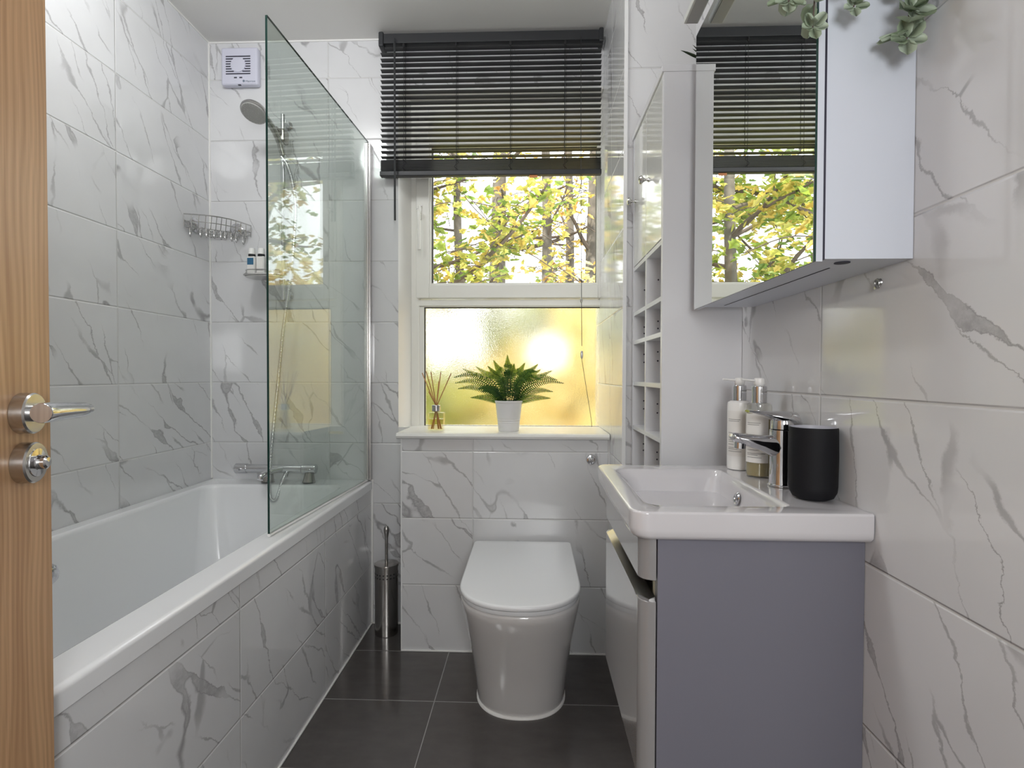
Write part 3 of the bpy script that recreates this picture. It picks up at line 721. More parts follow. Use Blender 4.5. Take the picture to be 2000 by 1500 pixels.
# ------------------------------------------------------------------ toilet brush
bx, by = -0.576, 2.100
tb = thing('toilet_brush', 'slim stainless toilet brush holder standing in the corner by the bath', 'toilet brush', (bx, by, 0))
bm = bm_new(); lathe(bm, [(0.044, 0), (0.0455, 0.002), (0.0455, 0.272), (0.0445, 0.272), (0.0445, 0.02), (0, 0.02)], (bx, by, 0), n=40)
obj('brush_holder', bm, STEEL, tb)
bm = bm_new()
for r_ in range(2):
    for k in range(20):
        a = 2*pi*k/20 + r_*0.0
        lathe(bm, [(0.0030, 0), (0.0030, 0.0006)], (bx+0.0453*cos(a), by+0.0453*sin(a), 0.245-0.0135*r_), (cos(a), sin(a), 0), 10)
obj('perforation', bm, BLACKP, tb)
bm = bm_new(); lathe(bm, [(0.0, 0.283), (0.030, 0.2825), (0.047, 0.280), (0.048, 0.277), (0.0478, 0.270), (0.0458, 0.270)], (bx, by, 0), n=40, cap=False)
obj('holder_lid', bm, STEEL, tb)
bm = bm_new(); lathe(bm, [(0.006, 0.27), (0.006, 0.38), (0.0065, 0.385), (0.0095, 0.400), (0.0115, 0.412), (0.0105, 0.422), (0.006, 0.428), (0, 0.430)], (bx, by, 0), n=20)
obj('brush_handle', bm, STEEL, tb)

# ------------------------------------------------------------------ vanity unit
vn = thing('vanity_unit', 'wall hung grey vanity cabinet under the basin', 'vanity unit', (0.34, 1.02, 0.40))
VY0, VY1, VZ0, VZ1 = 0.827, 1.222, 0.400, 0.785
bm = bm_new(); box(bm, 0.1965, XR-0.0005, VY0, VY0+0.016, VZ0, VZ1, 0.0008)
obj('side_panel', bm, VANITY, vn)
bm = bm_new(); box(bm, 0.1965, XR-0.0005, VY1-0.016, VY1, VZ0, VZ1, 0.0008)
obj('side_panel', bm, VANITY, vn)
bm = bm_new(); box(bm, 0.22, XR-0.001, VY0+0.016, VY1-0.016, VZ0, VZ0+0.016)
box(bm, 0.2155, 0.22, VY0+0.016, VY1-0.016, VZ0, VZ1); box(bm, 0.1965, 0.2156, VY0+0.0165, VY0+0.030, 0.68, 0.72)
obj('carcass', bm, CREAM, vn)
def front(bm, z0, z1):
    xs = 0.1945; r = 0.022
    def sec(z, i=0.0):
        pts = []
        for k in range(7):
            t = pi/2*k/6; pts.append((0.1700+i+r-(r)*sin(t), VY0+0.0005+i+r-r*cos(t) ,z))
        # order: from (xs, VY0) round to (0.17, VY0+r)
        P_ = [(xs, VY0+0.0005+i, z)] + pts
        Q_ = [(x, VY0+VY1-y, z) for x, y, z in P_[::-1]]
        return P_ + Q_
    loft(bm, [sec(z0, .001), sec(z0+.001), sec(z1-.001), sec(z1, .001)], cap0=True, cap1=True)
bm = bm_new(); front(bm, 0.7165, VZ1); obj('fascia', bm, VANGLOSS, vn, sharp=30)
bm = bm_new(); front(bm, VZ0, 0.683); dr = obj('cabinet_door', bm, VANGLOSS, vn, sharp=30)
bm = bm_new()
secs = []
for k in range(17):
    t = k/16; y = VY0+0.008+(VY1-VY0-0.016)*t
    dip = 0.006*(1-abs(2*t-1)**4)
    xo = 0.1695 + (0.016*(1-min(1, t/0.06)) if t < .06 else 0) + (0.016*(1-min(1, (1-t)/0.06)) if t > .94 else 0)
    secs.append([(xo, y, 0.6825), (xo, y, 0.6845), (0.1945, y, 0.6885-dip*0.2), (0.1955, y, 0.6835)])
loft(bm, secs, cap0=True, cap1=True)
obj('handle_strip', bm, CHROMED, dr)

# ------------------------------------------------------------------ basin
bs = thing('washbasin', 'white ceramic rectangular washbasin on the grey vanity', 'washbasin', (0.33, 1.01, 0.785))
bm = bm_new()
bX0, bX1, bY0, bY1, bZ = 0.152, XR-0.001, 0.803, 1.232, 0.830
rr4 = lambda a, b: (b, a, a, b)
loops = [rrect(bX0+.016, bX1, bY0+.014, bY1-.014, rr4(.02, .003), 0.7855), rrect(bX0+.007, bX1, bY0+.006, bY1-.006, rr4(.024, .003), 0.787),
         rrect(bX0+.002, bX1, bY0+.001, bY1-.001, rr4(.026, .003), 0.793),
         rrect(bX0, bX1, bY0, bY1, rr4(.026, .003), 0.802), rrect(bX0, bX1, bY0, bY1, rr4(.026, .003), bZ-0.004), rrect(bX0+.001, bX1, bY0+.001, bY1-.001, rr4(.025, .003), bZ-0.0012),
         rrect(bX0+.004, bX1-.001, bY0+.004, bY1-.004, rr4(.022, .003), bZ), rrect(bX0+.022, bX1-.01, bY0+.020, bY1-.020, rr4(.02, .004), bZ),
         rrect(bX0+.030, 0.412, bY0+.040, bY1-.055, (.02, .03, .03, .02), bZ), rrect(bX0+.034, 0.408, bY0+.043, bY1-.059, (.02, .03, .03, .02), bZ-0.003),
         rrect(bX0+.052, 0.401, bY0+.050, bY1-.068, (.022, .03, .03, .022), bZ-0.020), rrect(bX0+.075, 0.392, bY0+.064, bY1-.085, .035, bZ-0.075),
         rrect(bX0+.09, 0.38, bY0+.08, bY1-.10, .035, bZ-0.092), rrect(bX0+.12, 0.35, bY0+.11, bY1-.14, .03, bZ-0.098)]
loft(bm, loops, cap0=True, cap1=True)
obj('basin_bowl', bm, CERAMIC, bs, sharp=60)
bm = bm_new()
lathe(bm, [(0.0115, 0), (0.0125, 0.002), (0.0105, 0.004), (0.0085, 0.003), (0.008, 0.001), (0.0, 0.001)], (0.3975, 1.035, 0.798), (-1, 0, 0.15), 28)
box(bm, 0.3945, 0.3960, 1.0335, 1.0365, 0.790, 0.806)
obj('overflow_ring', bm, CHROME, bs)

# ------------------------------------------------------------------ basin tap
tp = thing('basin_tap', 'chrome single lever mixer tap on the basin', 'tap', (0.468, 1.005, 0.83))
tX, tY = 0.466, 1.005
bm = bm_new()
lathe(bm, [(0.0245, 0), (0.0245, 0.003), (0.0220, 0.005), (0.0208, 0.04), (0.0212, 0.075), (0.0215, 0.092), (0.0212, 0.104), (0.016, 0.107)], (tX, tY, 0.8305), (0, 0, 1), 32)
def ell(x, z, hw, hh, n=16, y=tY): return [Vector((x, y+hw*cos(2*pi*k/n), z+hh*sin(2*pi*k/n))) for k in range(n)]
loft(bm, [ell(0.478, 0.905, 0.010, 0.020), ell(0.462, 0.902, 0.0185, 0.026), ell(0.445, 0.905, 0.0185, 0.020), ell(0.425, 0.910, 0.0178, 0.0145), ell(0.400, 0.9155, 0.0170, 0.0115), ell(0.385, 0.9185, 0.0165, 0.0100), ell(0.377, 0.9205, 0.0155, 0.0085), ell(0.374, 0.921, 0.012, 0.006)], cap0=True, cap1=True)
lathe(bm, [(0.0105, 0), (0.0105, 0.012), (0.008, 0.013)], (0.389, tY, 0.912), (-0.05, 0, -1), 20)
obj('tap_body', bm, CHROME, tp, sharp=50)
bm = bm_new()
lathe(bm, [(0.0208, 0), (0.0208, 0.006), (0.0205, 0.014), (0.018, 0.022), (0.0, 0.024)], (tX+0.001, tY, 0.9365), (0.0, 0, 1), 32)
loft(bm, [ell(0.497, 0.948, 0.012, 0.010), ell(0.490, 0.953, 0.0190, 0.0145), ell(0.465, 0.9565, 0.0205, 0.0135), ell(0.446, 0.9605, 0.0185, 0.0085), ell(0.428, 0.9650, 0.0165, 0.0050), ell(0.411, 0.9680, 0.0145, 0.0034), ell(0.402, 0.9690, 0.011, 0.0022)], cap0=True, cap1=True)
obj('tap_lever', bm, CHROME, tp, sharp=50)

# ------------------------------------------------------------------ tumbler
bm = bm_new(); cx_, cy_ = 0.470, 0.903
lathe(bm, [(0.0, 0), (0.023, 0.0), (0.031, 0.004), (0.0355, 0.013), (0.0365, 0.022), (0.0372, 0.07), (0.0365, 0.117), (0.0355, 0.1195)], (cx_, cy_, 0.8305), n=48, cap=False)
lathe(bm, [(0.0355, 0.1195), (0.0340, 0.1195), (0.0335, 0.112), (0.033, 0.02), (0.0, 0.012)], (cx_, cy_, 0.8305), n=48, cap=False, mi=1)
tag(obj('tumbler', bm, [CUPM, CUPIN], loc=(cx_, cy_, 0.8305)), 'matt black tumbler on the basin beside the tap', 'tumbler')

# ------------------------------------------------------------------ soap dispensers
def dispenser(x, y, mat, lab, liquid_fill=None):
    z0 = 0.8305; r = 0.0245
    o = thing('pump_bottle', lab, 'bottle', (x, y, z0), 'hand care bottles behind the basin tap')
    bm = bm_new(); lathe(bm, [(r-.004, 0), (r-.001, 0.001), (r, 0.005), (r, 0.140), (r-.001, 0.146), (r-.006, 0.149), (0.012, 0.150)], (x, y, z0), n=36)
    obj('bottle_body', bm, mat, o)
    if liquid_fill:
        bm = bm_new(); lathe(bm, [(0.0, 0.003), (r-.003, 0.003), (r-.002, 0.006), (r-.002, 0.132), (0.0, 0.132)], (x, y, z0), n=32, cap=False); obj('liquid_soap', bm, HANDWASH, o)
    bm = bm_new(); lathe(bm, [(0.0140, 0.149), (0.0145, 0.151), (0.0145, 0.181), (0.0135, 0.183), (0.0, 0.183)], (x, y, z0), n=28); obj('collar', bm, CHROME, o)
    bm = bm_new(); lathe(bm, [(0.0085, 0.182), (0.0105, 0.188), (0.0105, 0.196), (0.009, 0.199), (0.0, 0.200)], (x, y, z0), n=24)
    tube(bm, [(x, y, z0+0.1935), (x-0.020, y, z0+0.195), (x-0.036, y, z0+0.1965)], [0.0055, 0.0038, 0.0032], 10, 0.6)
    obj('pump_head', bm, PUMPW, o)
    # wrapped label with printed lines
    bm = bm_new(); rl = r+0.0004
    a0, a1 = radians(178), radians(292)
    def strip(z1_, z2_, b0, b1, rad, mi):
        n = 14; A = [bm.verts.new((x+rad*cos(b0+(b1-b0)*k/n), y+rad*sin(b0+(b1-b0)*k/n), z0+z1_)) for k in range(n+1)]
        B = [bm.verts.new((x+rad*cos(b0+(b1-b0)*k/n), y+rad*sin(b0+(b1-b0)*k/n), z0+z2_)) for k in range(n+1)]
        for k in range(n): bm.faces.new((A[k], A[k+1], B[k+1], B[k])).material_index = mi
    strip(0.030, 0.128, a0, a1, rl, 0)
    rn = random.Random(int(x*1e4))
    for z_, wd in ((0.109, 0.55), (0.1055, 0.5), (0.080, 0.32), (0.072, 0.8), (0.0695, 0.5), (0.065, 0.75), (0.061, 0.4), (0.055, 0.7), (0.048, 0.75), (0.045, 0.45), (0.040, 0.6)):
        s0 = a0+(a1-a0)*0.12; strip(z_, z_+0.0011, s0, s0+(a1-a0)*wd, rl+0.0002, 1)
    obj('bottle_label', bm, [LABEL, INK], o)
dispenser(0.4555, 1.182, PUMPW, 'opaque white pump bottle standing at the far end of the basin')
dispenser(0.4625, 1.098, GLASS_BOTTLE, 'clear pump bottle with amber soap nearer the tap', True)

# ------------------------------------------------------------------ tall cabinet
TC = dict(x0=0.318, x1=XR-0.0005, y0=1.311, y1=1.694, z=1.784)
tc = thing('tall_cabinet', 'tall narrow white cabinet with two doors and open shelves', 'cabinet', (0.41, 1.50, 0))
t16 = 0.016
bm = bm_new(); box(bm, TC['x0'], TC['x1'], TC['y0'], TC['y0']+t16, 0, TC['z']-t16, .0006); obj('side_panel', bm, MELAMINE, tc)
bm = bm_new(); box(bm, TC['x0'], TC['x1'], TC['y1']-t16, TC['y1'], 0, TC['z']-t16, .0006); obj('side_panel', bm, MELAMINE, tc)
bm = bm_new(); box(bm, TC['x0']-0.004, TC['x1'], TC['y0']-0.001, TC['y1']+0.001, TC['z']-t16, TC['z'], .0008); obj('top_panel', bm, MELAMINE, tc)
bm = bm_new(); box(bm, TC['x1']-0.004, TC['x1'], TC['y0']+t16, TC['y1']-t16, 0, TC['z']-t16); obj('back_panel', bm, MELAMINE, tc)
ym_ = 1.505
bm = bm_new(); box(bm, TC['x0']+0.001, TC['x1']-.004, ym_-0.007, ym_+0.007, 0.02, TC['z']-t16, .0005); dv = obj('divider', bm, MELAMINE, tc)
for z in (1.363, 1.224, 1.136, 1.009, 0.873, 0.74, 0.60, 0.44, 0.28, 0.02):
    for ya, yb2 in ((TC['y0']+t16, ym_-0.007), (ym_+0.007, TC['y1']-t16)):
        bm = bm_new(); box(bm, TC['x0']+0.001, TC['x1']-.004, ya, yb2, z-0.006, z+0.006, .0005); obj('shelf', bm, MELAMINE, tc)
for yy in (ym_-0.0072, TC['y1']-t16-0.0002):
    for zz in (1.10, 1.075, 1.185, 1.165, 1.30, 0.955, 0.93, 0.82, 0.80):
        bm = bm_new(); lathe(bm, [(0.0024, 0), (0.0024, 0.0005)], (0.352, yy, zz), (0, -1, 0), 10)
        obj('peg_hole', bm, FANDK, tc)
for ya, yb2, yk in ((TC['y0']+t16+.001, ym_-0.0015, 1.470), (ym_+0.0015, TC['y1']-t16-.001, 1.650)):
    bm = bm_new(); box(bm, TC['x0'], TC['x0']+0.015, ya, yb2, 1.371, TC['z']-t16-0.002, .001); dd = obj('cabinet_door', bm, CABGLOSS, tc)
    bm = bm_new(); lathe(bm, [(0.006, -0.001), (0.006, 0.002), (0.003, 0.005), (0.003, 0.010), (0.006, 0.014), (0.011, 0.019), (0.0115, 0.022), (0.009, 0.026), (0, 0.028)], (TC['x0'], yk, 1.566), (-1, 0, 0), 22)
    obj('knob', bm, CHROMED, dd)

# ------------------------------------------------------------------ mirror cabinet
mc = thing('mirror_cabinet', 'wall mounted white bathroom cabinet with mirrored door', 'mirror cabinet', (0.45, 1.0, 1.19))
mY0, mY1, mZ0, mZ1 = 0.734, 1.245, 1.192, 1.812
bm = bm_new(); box(bm, 0.393, XR-0.0005, mY0, mY1, mZ0, mZ1, 0.001); obj('cabinet_body', bm, MIRCAB, mc)
bm = bm_new(); box(bm, 0.3895, 0.3935, mY0-0.001, mY1+0.003, mZ0-0.001, mZ1+0.002); obj('door_gap_shade', bm, DARKGAP, mc)  # dark strip standing in for the shaded gap behind the door
bm = bm_new(); box(bm, 0.3805, 0.3895, mY0-0.0035, mY1+0.010, mZ0-0.004, mZ1+0.004, 0.0006); md = obj('mirror_door', bm, MIRCAB, mc)
bm = bm_new(); box(bm, 0.3775, 0.3806, mY0-0.0035, mY1+0.010, mZ0-0.004, mZ1+0.004)
mo = obj('mirror_glass', bm, [MIRROR, GLASS_EDGE], md, smooth=False)
for p in mo.data.polygons: p.material_index = 0 if p.normal.x < -0.9 else 1
bm = bm_new(); box(bm, 0.432, 0.434, mY0+0.06, mY1-0.03, mZ0-0.0006, mZ0+0.002)
lathe(bm, [(0.010, 0), (0.010, 0.001), (0.006, 0.0015)], (0.430, 0.757, mZ0), (0, 0, -1), 20)
obj('underside_groove', bm, FANDK, mc)
bm = bm_new(); box(bm, 0.3345, 0.3660, 0.78, 1.206, 1.812, 1.826, 0.002); box(bm, 0.338, 0.3625, 0.784, 1.202, 1.8105, 1.8125, 0, mi=1)
box(bm, 0.366, 0.3805, 0.86, 0.875, 1.818, 1.824, mi=2); box(bm, 0.366, 0.3805, 1.10, 1.115, 1.818, 1.824, mi=2)
obj('light_bar', bm, [LAMPEDGE, LAMPDIFF, CHROMED], mc)

# wall hook
bm = bm_new(); kx, ky, kz = XR, 0.803, 1.171
ring = [Vector((kx-0.004, ky+0.0050*cos(2*pi*k/20), kz+0.0060*sin(2*pi*k/20))) for k in range(21)]
tube(bm, ring, 0.0013, 6); tube(bm, [(kx, ky+0.002, kz-0.006), (kx-0.006, ky+0.002, kz-0.007)], 0.002, 8); lathe(bm, [(0.006, 0), (0.005, 0.002)], (kx, ky, kz+0.001), (-1, 0, 0), 14)
tag(obj('wall_hook', bm, CHROMED, loc=(kx, ky, kz)), 'tiny metal hook on the wall tiles below the mirror cabinet', 'hook')

# ------------------------------------------------------------------ plants
def leaf_faces(bm, lay, base, d, nrm, L, Wd, rnd, shape='leaf', fold=0.15):
    """one leaf polygon pair along d"""
    d = Vector(d).normalized(); s = d.cross(Vector(nrm))
    if s.length < 1e-5: s = d.cross(Vector((0.3, 0.5, 0.8)))
    s.normalize(); n = s.cross(d).normalized(); b = Vector(base)
    if shape == 'leaf': prof = ((0.0, 0.0), (0.25, 0.75), (0.5, 1.0), (0.75, 0.7), (1.0, 0.0))
    elif shape == 'round': prof = ((0.0, 0.10), (0.15, 0.70), (0.45, 1.0), (0.75, 0.86), (0.93, 0.45), (1.0, 0.0))
    elif shape == 'maple': prof = ((0.0, 0.05), (0.12, 0.95), (0.35, 0.62), (0.5, 1.1), (0.68, 0.45), (1.0, 0.0))
    else: prof = ((0.0, 0.3), (0.15, 0.9), (0.5, 1.0), (0.85, 0.6), (1.0, 0.0))
    mid = [bm.verts.new(b + d*(L*t) - n*(fold*Wd*0.5*(1 if 0 < t < 1 else 0)) ) for t, w_ in prof]
    for sg in (-1, 1):
        side = [bm.verts.new(b + d*(L*t) + s*(sg*Wd*0.5*w_) + n*(fold*Wd*0.3)) for t, w_ in prof[:-1]]+[mid[-1]]
        for i in range(len(prof)-1):
            vs4 = [mid[i], mid[i+1], side[i+1], side[i]] if i < len(prof)-2 else [mid[i], mid[i+1], side[i]]
            try: f = bm.faces.new(vs4)
            except ValueError: continue
            f[lay] = rnd
def leafy_obj(name, build, mat, parent, loc=None):
    bm = bm_new(); lay = bm.faces.layers.float.new('rnd'); build(bm, lay)
    me = bpy.data.meshes.new(name); bm.to_mesh(me); bm.free(); me.materials.append(mat)
    me.polygons.foreach_set('use_smooth', [True]*len(me.polygons))
    off = Vector((0, 0, 0)); q = parent
    while q is not None: off += q.location; q = q.parent
    if parent is None: off = Vector(loc)
    me.transform(Matrix.Translation(-off)); o = bpy.data.objects.new(name, me); C.objects.link(o)
    if parent is not None: o.parent = parent
    else: o.location = off
    return o

# fern on the sill
px, py, pz = -0.086, 2.050, 0.8195
fn = thing('potted_fern', 'green fern in a white ribbed pot on the window sill', 'potted plant', (px, py, pz))
bm = bm_new()
pr = [(0.0, 0.0), (0.0385, 0.0), (0.0395, 0.003)]
for z_, r_ in ((0.028, 0.0425), (0.030, 0.0418), (0.034, 0.0432), (0.038, 0.0424), (0.042, 0.0442), (0.046, 0.0434), (0.050, 0.0452), (0.055, 0.0452)): pr.append((r_, z_))
pr += [(0.0515, 0.108), (0.0535, 0.110), (0.0540, 0.116), (0.0520, 0.117), (0.050, 0.110), (0.049, 0.100)]
lathe(bm, pr, (px, py, pz), n=44, cap=False); pot = obj('plant_pot', bm, POT, fn, sharp=28)
bm = bm_new(); lathe(bm, [(0.0495, 0.100), (0.025, 0.112), (0.0, 0.116)], (px, py, pz), n=24, cap=False); obj('soil', bm, SOIL, fn)
fronds = [(-172, .205, .110, .10), (-176, .200, .085, .02), (-165, .17, .13, .05), (176, .19, .06, .0), (150, .14, .14, .1), (120, .11, .165, .1), (-125, .12, .14, .2), (95, .06, .185, .0), (80, .04, .15, .0), (-95, .07, .12, .3),
          (-60, .12, .09, .3), (60, .11, .155, .1), (35, .14, .13, .2), (10, .16, .125, .1), (-10, .18, .10, .0), (5, .205, .085, .0), (-20, .17, .05, .0), (0, .15, .02, .0), (-140, .14, .06, .2), (160, .15, .02, .1), (-40, .13, .12, .2), (-155, .10, .05, .0), (-75, .07, .15, .1), (-110, .09, .09, .2), (20, .09, .11, .2), (140, .08, .11, .1), (-5, .10, .15, .1)]
rf_ = random.Random(11)
for fi, (az, reach, rise, yk) in enumerate(fronds):
    a = radians(az); dx, dy = cos(a), sin(a)*0.55
    if dy > 0.25: dy = 0.25
    b0 = Vector((px+dx*0.018, py+dy*0.02, pz+0.108))
    P_ = [b0, b0+Vector((dx*reach*0.28, dy*reach*0.28, rise*0.66)), b0+Vector((dx*reach*0.62, dy*reach*0.6, rise*(0.98 if rise < .125 else .80))), b0+Vector((dx*reach*0.96, dy*reach*0.95, rise*0.88 if rise < .12 else rise))]
    cv = curve(P_, 10); bright = 0.85 if rise > .125 else (0.55 if fi % 3 else 0.3)
    def build(bm, lay, cv=cv, bright=bright):
        m = len(cv)
        for i in range(3, m-1):
            t = i/(m-1); d = (cv[i+1]-cv[i-1]).normalized(); side = d.cross(Vector((0.12, -1.0, 0.45))).normalized()
            wl = 0.027*(sin(pi*min(1, 0.12+t*0.88))**0.7)*(1-0.62*t)+0.001
            for s in (-1, 1):
                dd = (side*s + d*0.35).normalized()
                leaf_faces(bm, lay, cv[i], dd, Vector((0, -1, 0.4)), wl*0.9, 0.0042, min(1, max(0, bright*(0.55+0.55*t)+rf_.uniform(-.15, .1))), 'fern', 0.1)
        tube(bm, cv, [0.0016*(1-0.7*k/(m-1)) for k in range(m)], 5)
    leafy_obj('frond', build, FERNM, fn)

# reed diffuser
dx0, dy0 = -0.366, 2.045
df = thing('reed_diffuser', 'glass reed diffuser with wooden reeds on the window sill', 'reed diffuser', (dx0, dy0, pz))
bm = bm_new(); box(bm, dx0-0.031, dx0+0.031, dy0-0.024, dy0+0.024, pz, pz+0.070, 0.006, 3); lathe(bm, [(0.013, 0.069), (0.013, 0.08)], (dx0, dy0, pz), n=20); obj('glass_bottle', bm, GLASS_BOTTLE, df)
bm = bm_new(); box(bm, dx0-0.028, dx0+0.028, dy0-0.021, dy0+0.021, pz+0.004, pz+0.046, 0.004, 2); obj('fragrance_oil', bm, OIL, df)
bm = bm_new(); lathe(bm, [(0.0155, 0.074), (0.0165, 0.075), (0.0165, 0.096), (0.015, 0.098), (0.006, 0.098)], (dx0, dy0, pz), n=28); obj('collar', bm, CHROMED, df)
for (ex, ey, ez, bx_) in ((-0.055, 0.0, 0.222, 0.020), (-0.042, 0.012, 0.228, 0.012), (-0.019, -0.01, 0.226, 0.006), (-0.030, 0.0, 0.15, 0.016), (0.016, 0.01, 0.226, -0.010), (0.058, -0.005, 0.220, -0.020), (0.010, 0.0, 0.19, -0.016)):
    bm = bm_new(); tube(bm, [(dx0+bx_, dy0-ey*0.6, pz+0.006), (dx0+ex*0.06, dy0+ey*0.2, pz+0.098), (dx0+ex, dy0+ey, pz+ez)], 0.0019, 7); obj('reed', bm, REED, df)

# trailing eucalyptus on the mirror cabinet (pot stands on top of it)
ep = thing('trailing_eucalyptus', 'trailing grey-green eucalyptus hanging over the mirror cabinet', 'plant', (0.458, 0.82, mZ1))
bm = bm_new(); lathe(bm, [(0.0, 0.001), (0.038, 0.001), (0.048, 0.09), (0.045, 0.09), (0.042, 0.08), (0, 0.08)], (0.458, 0.82, mZ1), n=32, cap=False); obj('plant_pot', bm, POT, ep)
re_ = random.Random(5)
def euc_stem(pts, n, size, seed, flip=1.0):
    cv = curve(pts, 10); rn = random.Random(seed)
    bm = bm_new(); tube(bm, cv, 0.0011, 5); st = obj('stem', bm, BARKD, ep)
    def build(bm, lay):
        for k in range(n):
            t = (k+0.6)/n; i = min(len(cv)-2, int(t*(len(cv)-1))); p = cv[i]; d = (cv[i+1]-cv[i]).normalized()
            az0 = rn.uniform(0, pi) + k*1.35
            for s in (0, 1):
                az = az0+pi*s+rn.uniform(-.25, .25); sd_ = Vector((cos(az), sin(az), 0)); dr_ = (sd_*1.0 + Vector((0, 0, -0.35+rn.uniform(-.3, .35)))).normalized()
                if p.y+dr_.y*0.03 > mY0-0.012 and p.x > 0.36: dr_.y = -abs(dr_.y)-0.2; dr_.normalize()
                if p.x+dr_.x*0.03 > XR-0.01: dr_.x = -abs(dr_.x); dr_.normalize()
                sz = size*rn.uniform(.75, 1.15)
                leaf_faces(bm, lay, p+dr_*0.002, dr_, Vector((rn.uniform(-.5, .5), rn.uniform(-1.6, -.2), .7)), sz, sz*0.85, rn.uniform(0.1, 0.95), 'round', 0.22)
        p = cv[-1]
        for k in range(5):
            a = radians(200+k*72+rn.uniform(-15, 15)); dr_ = Vector((cos(a)*.9, -0.35, sin(a)*.9)).normalized()
            leaf_faces(bm, lay, p+dr_*0.002, dr_, Vector((rn.uniform(-.3, .3), -1, .3)), size*rn.uniform(.6, .8), size*.62, rn.uniform(.4, 1), 'round', 0.2)
    leafy_obj('leaves', build, EUCM, st)
euc_stem([(0.445, 0.80, 1.89), (0.46, 0.74, 1.90), (0.470, 0.705, 1.80), (0.478, 0.702, 1.65), (0.480, 0.704, 1.52), (0.474, 0.700, 1.462)], 15, 0.034, 21)
euc_stem([(0.455, 0.80, 1.89), (0.478, 0.73, 1.87), (0.484, 0.706, 1.75), (0.483, 0.703, 1.60), (0.480, 0.700, 1.500)], 13, 0.033, 22)
euc_stem([(0.440, 0.80, 1.89), (0.43, 0.74, 1.90), (0.420, 0.706, 1.80), (0.412, 0.702, 1.65), (0.4085, 0.702, 1.535), (0.409, 0.702, 1.505)], 12, 0.021, 27)
euc_stem([(0.430, 0.80, 1.89), (0.39, 0.75, 1.91), (0.365, 0.712, 1.82), (0.360, 0.703, 1.68), (0.361, 0.702, 1.55), (0.358, 0.702, 1.480)], 15, 0.024, 29)
euc_stem([(0.430, 0.80, 1.89), (0.37, 0.76, 1.91), (0.345, 0.722, 1.80), (0.343, 0.712, 1.66), (0.338, 0.708, 1.545), (0.326, 0.70, 1.512)], 13, 0.027, 35)

# spiky plant on the tall cabinet
spx, spy, spz = 0.445, 1.365, TC['z']
sp = thing('spiky_plant', 'dark spiky leaved plant on top of the tall cabinet', 'plant', (spx, spy, spz))
bm = bm_new(); lathe(bm, [(0.0, 0), (0.024, 0), (0.028, 0.04), (0.026, 0.04), (0.0, 0.036)], (spx, spy, spz+0.0005), n=24, cap=False); obj('plant_pot', bm, BLACKP, sp)
def bsp(bm, lay):
    rn = random.Random(8)
    leaf_faces(bm, lay, (spx-0.01, spy-0.004, spz+0.034), (-0.93, -0.10, 0.36), (0, -1, 0.4), 0.072, 0.012, 0.6, 'leaf', 0.3)
    for k in range(22):
        a = 2*pi*k/22; el = rn.uniform(0.35, 1.4)
        dr_ = Vector((cos(a)*cos(el), sin(a)*cos(el)*0.8, sin(el)))
        if dr_.x > 0.55: continue
        leaf_faces(bm, lay, (spx, spy, spz+0.036), dr_, (0, -1, 0.3), rn.uniform(.045, .066), 0.008, rn.random(), 'leaf', 0.3)
leafy_obj('leaves', bsp, SPIKM, sp)

# ------------------------------------------------------------------ door
dn = Vector((cos(radians(17)), sin(radians(17)), 0)); du = Vector((-dn.y, dn.x, 0)); dL = Vector((-0.645, 0.704, 0)) + du*(-0.018)
def DP(u, n, z): return dL + du*u + dn*n + Vector((0, 0, z))
bm = bm_new()
loft(bm, [[DP(-0.76, 0, z), DP(-0.0015, 0, z), DP(0, -0.0015, z), DP(0, -0.035, z), DP(-0.76, -0.035, z)] for z in (0.006, 1.98)], cap0=True, cap1=True)
door = obj('door_1', bm, OAK, loc=DP(-0.76, 0, 0), uv=lambda c, n: ((c-dL).dot(du)+7.3, c.z), smooth=False)
tag(door, 'open oak door seen at the left edge', 'door', None, 'structure')
def rose(u, z, extra):
    bm = bm_new(); lathe(bm, [(0.0245, 0.0), (0.0250, 0.001), (0.0250, 0.014), (0.0235, 0.016), (0.0225, 0.0162), (0.0, 0.0165)], DP(u, 0, z), dn, 40); return bm
hu = -0.064
bm = rose(hu, 0.9865, 0); dh = obj('door_handle', bm, CHROMED, door)
bm = bm_new(); tube(bm, [DP(hu, 0.015, 0.9865), DP(hu-0.004, 0.040, 0.988)], 0.0105, 20)
e_ = [DP(-0.098, 0.038, 0.9885), DP(-0.0965, 0.038, 0.9885), DP(-0.080, 0.038, 0.9885), DP(-0.048, 0.0385, 0.988), DP(-0.020, 0.039, 0.987), DP(-0.006, 0.039, 0.987), DP(-0.0045, 0.039, 0.987), DP(0.010, 0.039, 0.987), DP(0.0115, 0.039, 0.987)]
tube(bm, e_, [0.0112, 0.0120, 0.0122, 0.0112, 0.0108, 0.0100, 0.0068, 0.0066, 0.0055], 24)
obj('lever', bm, CHROME, dh)
bm = rose(hu+0.001, 0.926, 0); tt = obj('thumb_turn', bm, CHROMED, door)
bm = bm_new(); lathe(bm, [(0.0175, 0.0162), (0.0172, 0.0172), (0.0095, 0.0178), (0.0085, 0.019), (0.0082, 0.026), (0.006, 0.028), (0, 0.0285)], DP(hu+0.001, 0, 0.926), dn, 32)
obj('turn_button', bm, CHROME, tt)

